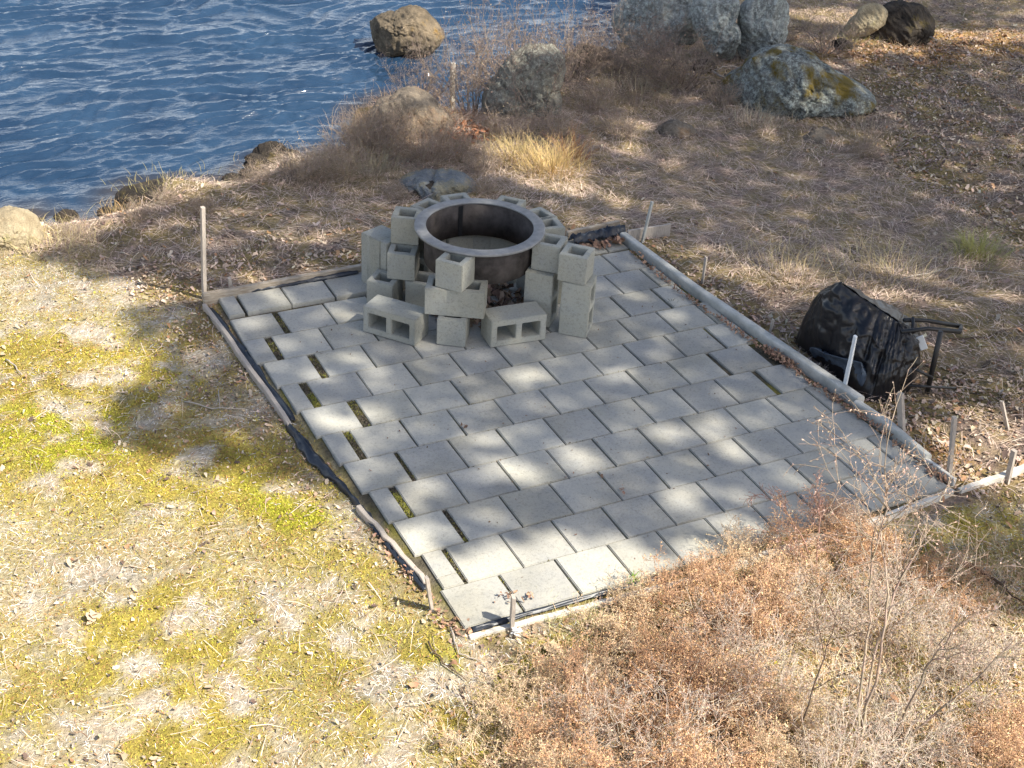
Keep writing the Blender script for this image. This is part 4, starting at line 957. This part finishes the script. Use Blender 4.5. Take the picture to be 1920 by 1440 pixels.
def shrub_src(seed, stems, hgt, spread, levels, rad, col, budcol, budsize, nper=2, spreadb=.012, **kw):
    r_ = np.random.default_rng(seed); sg, tp = twig_segments(r_, stems, hgt, spread, levels, rad, **kw)
    v_, f_, c_ = seg_mesh(sg, col, r_); me1 = np_mesh('branches', v_, [f_], c_); me1.materials.append(M['bark'])
    v_, f_, c_ = bud_mesh(tp, budsize, budcol, r_, nper, spreadb); me2 = np_mesh('buds', v_, [f_], c_); me2.materials.append(M['leaf'])
    return me1, me2
def put_shrub(name, src, px, py, z, scale, rz, label, group, cat='shrub', hs=1.0):
    p = G(px, py, z); o = empty(name, (p[0], p[1], hz(p[0], p[1]) if z > ZW + .05 else z), label, cat, group, rz); o.scale = (scale, scale, scale * hs)
    for nm, me in zip(('branches', 'buds'), src):
        if me is None: continue
        c = bpy.data.objects.new(nm, me); C.objects.link(c); c.parent = o
    return o
HS = [shrub_src(200 + i, 19, .32, .50, 3, .0029, [(.60, .40, .26), (.68, .53, .37), (.54, .345, .22)][i], [(.70, .45, .25), (.73, .54, .33), (.64, .38, .20)][i], .0048, 2, .004, kids=(4, 7), bend=.55) for i in range(3)]
GR = 'low reddish brown twiggy shrubs in front of the patio'
hl = [(1335, 1095, .7, 'reddish shrub at the left tip of the thicket, overlapping the front board'), (1430, 1075, .9, 'reddish shrub leaning over the front slabs, second from the left along the board'),
      (1550, 1050, 1.0, 'dense orange brown shrub at the highest point of the thicket by the slabs'), (1635, 1050, .9, 'reddish shrub left of the grey bare sapling tips'),
      (1190, 1190, .9, 'low reddish shrub below the pale green grass tuft'), (1300, 1200, 1.1, 'reddish shrub in the middle of the thicket, left of the bare sapling'), (1440, 1190, 1.15, 'reddish shrub behind the main sapling trunk'),
      (1060, 1310, .9, 'reddish shrub at the left side of the thicket near the mossy lawn'), (1180, 1330, 1.15, 'orange brown shrub in the lower left of the thicket'), (1320, 1340, 1.1, 'shrub with grey twigs left of the sapling foot'),
      (980, 1420, .95, 'reddish shrub cut by the bottom edge, leftmost in the thicket'), (1120, 1470, 1.2, 'orange shrub at the bottom edge, left part'), (1290, 1490, 1.2, 'grey and red shrub at the bottom edge beside the sapling'),
      (1460, 1400, .95, 'straw coloured shrub at the foot of the sapling'), (1760, 1120, .75, 'sparse reddish shrub right of the sapling, on shaded moss'), (1880, 1400, 1.1, 'dark red shrub in the bottom right corner')]
for i, (px, py, s_, lab) in enumerate(hl): put_shrub('low_shrub', HS[i % 3], px, py, -.07, s_, i * 1.7, lab, GR, hs=.95)
HG = shrub_src(230, 20, .44, .36, 3, .0036, (.62, .53, .44), (.50, .36, .27), .006, 1, .004, kids=(3, 5), bend=.4)
for px, py, s_, rz, lab in ((1100, 1400, .8, 5, 'pale grey twiggy bush at the lower left of the thicket'), (1350, 1240, .8, 5.6, 'pale grey twiggy bush behind the middle of the thicket'), (1500, 1180, .8, 2.6, 'small pale bush left of the main sapling trunk'), (1850, 1300, .8, .7, 'pale bush near the right frame edge above the dark red shrub'), (1700, 1400, .9, 1.9, 'pale bush at the bottom between the two saplings'), (1430, 1330, .9, 0, 'pale grey twiggy bush among the reddish shrubs, left of the sapling'), (1270, 1430, 1.0, 1.1, 'pale grey twiggy bush at the bottom edge of the thicket'),
                            (1760, 1240, .8, 2.2, 'pale grey twiggy bush right of the sapling'), (1640, 1170, .9, 3.1, 'pale grey bush with upright tips against the slabs'), (1560, 1480, 1.0, 4, 'pale grey bush at the bottom edge near the sapling foot')):
    put_shrub('bare_shrub', HG, px, py, -.07, s_, rz, lab, 'bare pale grey bushes in the thicket')
# saplings with explicit stems
def sapling(stems, label, seed, col=(.38, .30, .23), rad=.0085, kid=(8, 12), name='bare_sapling', bud=(.50, .36, .28), tw=.34):
    r_ = np.random.default_rng(seed); sg = []; tips = []
    f0 = G(*stems[0][0], -.07)
    for st in stems:
        foot = G(*st[0], -.07) if st[0][1] > 0 else None
        if len(st) > 1 and isinstance(st[-1], tuple) and st[-1][0] == 'from': base_foot = st[-1][1]; st = st[:-1]
        else: base_foot = st[0]
        pts = [V(base_foot, q, -.07) for q in st]; off = np.append(FWD, 0) * r_.normal(0, .08)
        pts = [q + off * i / len(pts) for i, q in enumerate(pts)]
        P = []
        for a, b2 in zip(pts, pts[1:]):
            for i in range(4): P.append(a + (b2 - a) * i / 4 + r_.normal(0, .004, 3))
        P.append(pts[-1]); n = len(P)
        for i in range(n - 1): sg.append((P[i], P[i + 1], rad * (1 - .75 * i / n), rad * (1 - .75 * (i + 1) / n)))
        tips.append(P[-1])
        for k in range(r_.integers(*kid)):
            i = int(r_.uniform(.3, 1) * (n - 1)); b0 = P[i]; d = (P[min(i + 1, n - 1)] - P[i - 1]); d /= np.linalg.norm(d); nd = d + r_.normal(0, .6, 3); nd[2] = abs(nd[2]); nd /= np.linalg.norm(nd)
            def tw_(p, d, L_, r0, lv):
                q = p
                for j in range(3):
                    d = d + r_.normal(0, .16, 3); d /= np.linalg.norm(d); q2 = q + d * L_ / 3; sg.append((q, q2, r0 * (1 - j * .25), r0 * (1 - (j + 1) * .25))); q = q2
                    tips.append(q)
                    if lv < 2:
                        for _ in range(r_.integers(1, 3)):
                            e_ = d + r_.normal(0, .55, 3); e_ /= np.linalg.norm(e_); tw_(q, e_, L_ * .5, r0 * .5, lv + 1)
            tw_(b0, nd, tw * r_.uniform(.6, 1.2), rad * .42, 0)
    base = f0; o = empty(name, tuple(base), label, 'sapling', None)
    sg = [(a - base, b2 - base, ra, rb) for a, b2, ra, rb in sg]; tips = [t - base for t in tips]
    v_, f_, c_ = seg_mesh(sg, col, r_, .2, .0011); link_mesh('branches', np_mesh('branches', v_, [f_], c_), M['bark'], o)
    v_, f_, c_ = bud_mesh(tips, .0055, bud, r_, 1, .002); link_mesh('buds', np_mesh('buds', v_, [f_], c_), M['leaf'], o)
    return o
sapling([[(1605, 1425), (1610, 1290), (1630, 1160), (1628, 1070), (1655, 960), (1662, 900)], [(1605, 1425), (1640, 1240), (1680, 1120), (1730, 1040), (1745, 985)], [(1605, 1425), (1650, 1220), (1665, 1110), (1650, 1010), (1625, 955)]],
        'tall bare grey sapling with budding tips rising in front of the slabs', 51)
sapling([[(1660, 1420), (1715, 1300), (1760, 1220), (1800, 1160)], [(1660, 1420), (1760, 1350), (1850, 1290), (1915, 1240)]], 'dark leaning branch-like sapling arching towards the right frame edge', 53, col=(.28, .22, .17), rad=.008, kid=(6, 10), tw=.24)
sapling([[(1530, 1090), (1533, 1010), (1540, 935)], [(1530, 1090), (1500, 1000), (1470, 960)]], 'reddish upright shoot standing out against the slabs, left of the sapling', 57, col=(.34, .20, .15), rad=.007, kid=(4, 7), tw=.16, bud=(.55, .36, .28))
sapling([[(1500, 1400), (1520, 1290), (1550, 1200), (1570, 1120)]], 'thin dark stem rising through the shrubs left of the main sapling', 59, col=(.17, .12, .09), rad=.006, kid=(5, 8))
# shoreline shrubs
SB = [shrub_src(300 + i, 24, .62, .42, 3, .0050, (.26, .205, .17), (.30, .22, .16), .007, 1, .006, kids=(3, 5), bend=.35) for i in range(2)]
GB2 = 'bare shrubs growing along the lake shore'
for i, (px, py, s_, hs, lab) in enumerate(((890, 225, 1.05, 1.50, 'bare grey shrub between the post stump and the tall boulder'), (985, 235, 1.1, 1.40, 'bare shrub in front of the tall grey boulder'), (1060, 180, .95, 1.50, 'bare shrub right of the tall grey boulder over the water'),
                               (1210, 150, 1.15, .9, 'dense brown shrub below the pale boulder beside the lake'), (1275, 165, 1.2, .9, 'dense brown shrub left of the cracked pale boulders'), (790, 215, .7, 1.50, 'small bare shrub on the low leaf strewn boulder'),
                               (1460, 90, .8, .8, 'thin shrub in front of the large pale boulder'), (1545, 110, .9, .8, 'grey twiggy shrub between the pale boulder and the tan slab'), (690, 260, .7, 1.1, 'small bare shrub at the left end of the low boulder'), (960, 150, 1.0, 1.60, 'tall bare shrub reaching over the water behind the tall boulder'),
                               (1140, 175, .8, .9, 'bare shrub over the dark waterline rock'))):
    put_shrub('shore_shrub', SB[i % 2], px, py, -.25 if py < 240 and px < 1150 else -.1, s_, i * 2.1, lab, GB2, hs=hs)
SG = shrub_src(333, 60, .36, .36, 2, .0028, (.38, .30, .24), (.36, .27, .16), .006, 1, .006, kids=(2, 4), bend=.3)
for i, (px, py, s_, lab) in enumerate(((680, 275, .9, 'wispy plant clump at the left end of the low boulder'), (745, 270, .9, 'wispy plant clump in front of the middle of the low boulder'), (825, 262, .9, 'wispy plant clump at the right foot of the low boulder'), (310, 385, .45, 'wispy plant over the middle of the dark wet rock'), (740, 385, .5, 'wispy plant at the left end of the blue grey rock'), (905, 375, .5, 'wispy plant at the right end of the blue grey rock'), (480, 345, .6, 'wispy plant on the bank between the small waterline stones'), (700, 300, 1.1, 'wispy brown plant clump on the front of the low boulder'), (800, 310, .9, 'wispy plant clump between the low boulder and the blue grey rock'), (950, 270, 1.0, 'wispy plant clump at the left foot of the tall grey boulder'), (1030, 265, 1.0, 'wispy plant clump at the right foot of the tall grey boulder'), (260, 420, .5, 'wispy plant in front of the dark wet rock'), (380, 405, .5, 'wispy plant right of the dark wet rock'), (1250, 170, 1.1, 'wispy plant clump at the foot of the brown shoreline shrubs'), (1350, 205, .8, 'wispy plant clump left of the large boulder'), (1110, 215, 1.0, 'wispy plant clump in front of the dark waterline rock'), (640, 330, 1.0, 'wispy brown plant clump on the bank over the water'), (720, 290, 1.0, 'wispy brown plant clump below the low boulder'), (860, 300, .9, 'wispy plant clump behind the blue grey rock'), (560, 345, .9, 'wispy plant clump at the water edge left of the bank grass'),
                                        (900, 330, .8, 'wispy plant clump left of the golden tufts'), (1160, 260, .9, 'wispy plant clump in the dry grass below the shore shrubs'), (145, 452, .6, 'wispy sunlit plant right of the tan rock'), (1620, 300, .7, 'wispy plant right of the sunken mossy rock'))):
    put_shrub('wispy_plant', SG, px, py, -.12, s_, i * 1.3, lab, 'wispy dead plants on the bank', 'plant')

# fallen branches
def branch(px_pts, rad, label, seed, z=-.05, col=(.42, .34, .27), name='fallen_branch', lift=.015):
    r_ = np.random.default_rng(seed); P = []
    pts = [G(px, py, z) for px, py in px_pts]; pts = [np.array([p[0], p[1], hz(p[0], p[1]) + lift]) for p in pts]
    for a, b2 in zip(pts, pts[1:]):
        for i in range(4): P.append(a + (b2 - a) * i / 4 + r_.normal(0, rad * .6, 3))
    P.append(pts[-1]); n = len(P); bm = bmesh.new(); add_tube(bm, P, [rad * (1 - .6 * i / n) for i in range(n)], 6)
    mt = M['stake'] if col[0] > .3 else M['bark_tree']
    return tag(bm_obj(name, bm, mt, None, True), label, 'branch', 'fallen twigs and branches')
branch([(1640, 42), (1690, 55), (1720, 65), (1755, 80)], .016, 'pale fallen branch in front of the dark top right boulder', 1, z=.0, lift=.09)
branch([(1335, 132), (1355, 143), (1385, 140), (1400, 128), (1370, 125), (1340, 130)], .012, 'pale looped root at the foot of the cracked boulders', 2, z=0, lift=.05)
branch([(800, 1205), (830, 1245), (875, 1275)], .005, 'thin dark twig on the moss below the front left corner', 3, col=(.1, .1, .1))
branch([(845, 1185), (860, 1230), (900, 1240)], .005, 'thin pale twig curving off the front left corner', 4)
branch([(10, 665), (30, 680), (40, 695)], .006, 'short twig on the moss at the left frame edge', 5)
branch([(345, 755), (400, 768), (460, 770)], .005, 'grey twig on the leaves left of the patio, near the board', 6)
branch([(410, 735), (413, 770)], .004, 'short twig crossing the grey twig left of the patio', 7)
branch([(1640, 700), (1740, 730), (1800, 727)], .006, 'dark twig on the ground by the metal frame leg', 8, col=(.1, .1, .1))
branch([(1810, 1050), (1870, 1090), (1930, 1140)], .010, 'dark branch on the shaded moss at the right frame edge', 9, col=(.1, .1, .1))
branch([(1560, 900 - 160), (1600, 770), (1610, 790)], .003, 'thin stem bent over the rail and slab', 10, z=.0, lift=.06)
branch([(150, 412), (185, 405), (222, 402)], .006, 'pale reed stem lying on the bank at the lake edge', 11, z=-.2)
branch([(1780, 640), (1850, 636), (1925, 612)], .007, 'dark twig lying beyond the metal frame', 12, col=(.1, .1, .1))
branch([(1690, 520), (1790, 500), (1920, 520)], .006, 'pale stick in the straw near the right frame edge', 13)
# litter: white scraps on the lawn
for px, py, s_, lab in ((964, 1197, .05, 'small white scrap on the ground below the short sunlit stake'), (1806, 1150, .05, 'small white scrap caught among the twigs right of the sapling'), (172, 1158, .06, 'large pale dry leaf on the moss at left'), (1035, 1222, .07, 'large tan leaf on the ground left of the shrubs')):
    p = G(px, py, -.05); r_ = np.random.default_rng(px); n = 5
    v_, f_, c_ = leaves(np.stack([r_.normal(0, s_ * .25, n), r_.normal(0, s_ * .25, n), r_.uniform(.01, .03, n)], 1), r_.uniform(0, 6, n), np.full(n, s_), cols((.8, .8, .8) if 'scrap' in lab else (.55, .42, .28), n, r_, .05, .02), .3, r_.uniform(.1, .4, n))
    o = link_mesh('paper_scrap' if 'scrap' in lab else 'dry_leaf', np_mesh('scrap', v_, [f_], c_), M['leaf'], None, (p[0], p[1], hz(p[0], p[1]) + .01)); tag(o, lab, 'scrap' if 'scrap' in lab else 'leaf')

# ------------------------------------------------------------------ unseen trees, crowns shaped to the drawn shade (right of and behind the camera)
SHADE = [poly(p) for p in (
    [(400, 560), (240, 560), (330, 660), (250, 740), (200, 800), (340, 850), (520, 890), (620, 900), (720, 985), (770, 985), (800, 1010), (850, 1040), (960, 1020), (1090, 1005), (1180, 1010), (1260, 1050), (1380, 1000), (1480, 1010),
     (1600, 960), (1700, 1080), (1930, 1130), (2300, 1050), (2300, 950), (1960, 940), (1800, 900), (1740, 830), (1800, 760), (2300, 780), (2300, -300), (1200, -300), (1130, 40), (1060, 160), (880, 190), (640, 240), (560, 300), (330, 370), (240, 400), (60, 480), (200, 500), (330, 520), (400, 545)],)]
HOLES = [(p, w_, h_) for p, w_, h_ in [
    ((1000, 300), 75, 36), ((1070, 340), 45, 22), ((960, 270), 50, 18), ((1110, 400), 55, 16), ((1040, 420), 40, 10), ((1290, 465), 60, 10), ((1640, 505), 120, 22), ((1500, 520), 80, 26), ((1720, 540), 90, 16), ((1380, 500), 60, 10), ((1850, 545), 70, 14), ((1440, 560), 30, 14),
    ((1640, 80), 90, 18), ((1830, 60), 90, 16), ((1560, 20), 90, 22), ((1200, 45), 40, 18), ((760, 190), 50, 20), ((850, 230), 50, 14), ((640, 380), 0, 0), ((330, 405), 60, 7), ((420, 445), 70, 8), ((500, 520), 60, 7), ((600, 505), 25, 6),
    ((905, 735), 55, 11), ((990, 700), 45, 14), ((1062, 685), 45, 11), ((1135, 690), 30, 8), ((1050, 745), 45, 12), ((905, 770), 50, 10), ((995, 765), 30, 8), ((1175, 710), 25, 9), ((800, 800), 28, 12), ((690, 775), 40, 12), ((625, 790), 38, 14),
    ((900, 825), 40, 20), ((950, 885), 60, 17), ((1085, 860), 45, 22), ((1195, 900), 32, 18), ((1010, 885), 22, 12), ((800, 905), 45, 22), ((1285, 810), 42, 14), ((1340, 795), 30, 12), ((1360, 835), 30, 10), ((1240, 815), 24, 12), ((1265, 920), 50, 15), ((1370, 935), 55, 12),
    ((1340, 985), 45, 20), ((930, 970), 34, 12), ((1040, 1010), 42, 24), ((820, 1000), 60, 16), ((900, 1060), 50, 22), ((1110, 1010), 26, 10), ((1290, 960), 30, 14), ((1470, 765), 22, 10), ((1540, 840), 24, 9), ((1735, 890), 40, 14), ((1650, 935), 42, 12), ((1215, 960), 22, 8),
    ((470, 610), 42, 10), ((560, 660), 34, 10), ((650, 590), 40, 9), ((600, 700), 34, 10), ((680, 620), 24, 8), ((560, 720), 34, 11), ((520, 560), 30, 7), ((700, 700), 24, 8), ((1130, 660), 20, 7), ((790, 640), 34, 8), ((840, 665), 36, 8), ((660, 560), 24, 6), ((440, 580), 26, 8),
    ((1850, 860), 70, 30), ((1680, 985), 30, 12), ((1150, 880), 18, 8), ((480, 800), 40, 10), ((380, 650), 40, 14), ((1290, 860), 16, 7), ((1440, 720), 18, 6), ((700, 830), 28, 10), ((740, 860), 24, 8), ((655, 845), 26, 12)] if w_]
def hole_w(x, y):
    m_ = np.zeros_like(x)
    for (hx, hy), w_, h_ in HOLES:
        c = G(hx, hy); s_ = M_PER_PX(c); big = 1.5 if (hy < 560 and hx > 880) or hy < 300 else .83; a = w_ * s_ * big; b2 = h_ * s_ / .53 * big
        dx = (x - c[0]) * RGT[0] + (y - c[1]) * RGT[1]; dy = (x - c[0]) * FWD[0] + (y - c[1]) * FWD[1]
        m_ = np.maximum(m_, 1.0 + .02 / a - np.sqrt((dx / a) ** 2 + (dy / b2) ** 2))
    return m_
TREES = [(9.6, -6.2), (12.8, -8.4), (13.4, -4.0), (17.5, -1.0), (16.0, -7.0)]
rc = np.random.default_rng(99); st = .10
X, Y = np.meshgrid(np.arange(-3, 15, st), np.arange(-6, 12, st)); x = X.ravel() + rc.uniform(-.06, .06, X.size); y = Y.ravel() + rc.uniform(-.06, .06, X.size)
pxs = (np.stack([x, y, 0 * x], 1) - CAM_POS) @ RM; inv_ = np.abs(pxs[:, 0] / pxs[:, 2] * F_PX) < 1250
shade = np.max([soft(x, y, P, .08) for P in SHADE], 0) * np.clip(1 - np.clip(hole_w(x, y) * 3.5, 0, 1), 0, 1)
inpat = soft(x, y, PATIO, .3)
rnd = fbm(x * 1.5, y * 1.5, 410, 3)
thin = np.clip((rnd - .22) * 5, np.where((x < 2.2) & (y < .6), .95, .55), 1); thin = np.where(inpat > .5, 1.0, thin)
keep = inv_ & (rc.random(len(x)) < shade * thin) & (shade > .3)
# sprays whose shade would fall out on the lake are dropped
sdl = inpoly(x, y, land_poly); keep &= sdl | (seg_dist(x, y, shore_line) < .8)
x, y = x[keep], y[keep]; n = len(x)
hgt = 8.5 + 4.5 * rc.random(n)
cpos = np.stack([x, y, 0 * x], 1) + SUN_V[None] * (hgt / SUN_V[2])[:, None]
# each shaded ground spot gets one spray, set back along the sun ray
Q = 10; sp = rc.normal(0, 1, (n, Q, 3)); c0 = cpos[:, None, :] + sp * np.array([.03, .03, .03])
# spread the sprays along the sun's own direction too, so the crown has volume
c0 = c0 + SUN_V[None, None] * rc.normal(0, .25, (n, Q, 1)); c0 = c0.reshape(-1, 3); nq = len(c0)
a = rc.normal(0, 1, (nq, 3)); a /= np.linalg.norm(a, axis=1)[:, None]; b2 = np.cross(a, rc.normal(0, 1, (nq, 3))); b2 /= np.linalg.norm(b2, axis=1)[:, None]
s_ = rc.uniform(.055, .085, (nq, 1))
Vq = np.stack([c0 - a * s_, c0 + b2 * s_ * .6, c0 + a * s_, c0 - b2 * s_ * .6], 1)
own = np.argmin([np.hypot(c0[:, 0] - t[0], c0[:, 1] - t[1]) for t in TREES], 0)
side_words = ['nearest the camera', 'second nearest the camera', 'beside the middle of the right side', 'farthest back on the right', 'behind the first trees', 'in the back row']
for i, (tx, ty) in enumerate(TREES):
    t_ = empty('unseen_shade_tree', (tx, ty, -.05), 'tall unseen tree outside the frame, crown shaped to shade the ground, ' + side_words[i], 'tree', 'tall trees to the right of the view')
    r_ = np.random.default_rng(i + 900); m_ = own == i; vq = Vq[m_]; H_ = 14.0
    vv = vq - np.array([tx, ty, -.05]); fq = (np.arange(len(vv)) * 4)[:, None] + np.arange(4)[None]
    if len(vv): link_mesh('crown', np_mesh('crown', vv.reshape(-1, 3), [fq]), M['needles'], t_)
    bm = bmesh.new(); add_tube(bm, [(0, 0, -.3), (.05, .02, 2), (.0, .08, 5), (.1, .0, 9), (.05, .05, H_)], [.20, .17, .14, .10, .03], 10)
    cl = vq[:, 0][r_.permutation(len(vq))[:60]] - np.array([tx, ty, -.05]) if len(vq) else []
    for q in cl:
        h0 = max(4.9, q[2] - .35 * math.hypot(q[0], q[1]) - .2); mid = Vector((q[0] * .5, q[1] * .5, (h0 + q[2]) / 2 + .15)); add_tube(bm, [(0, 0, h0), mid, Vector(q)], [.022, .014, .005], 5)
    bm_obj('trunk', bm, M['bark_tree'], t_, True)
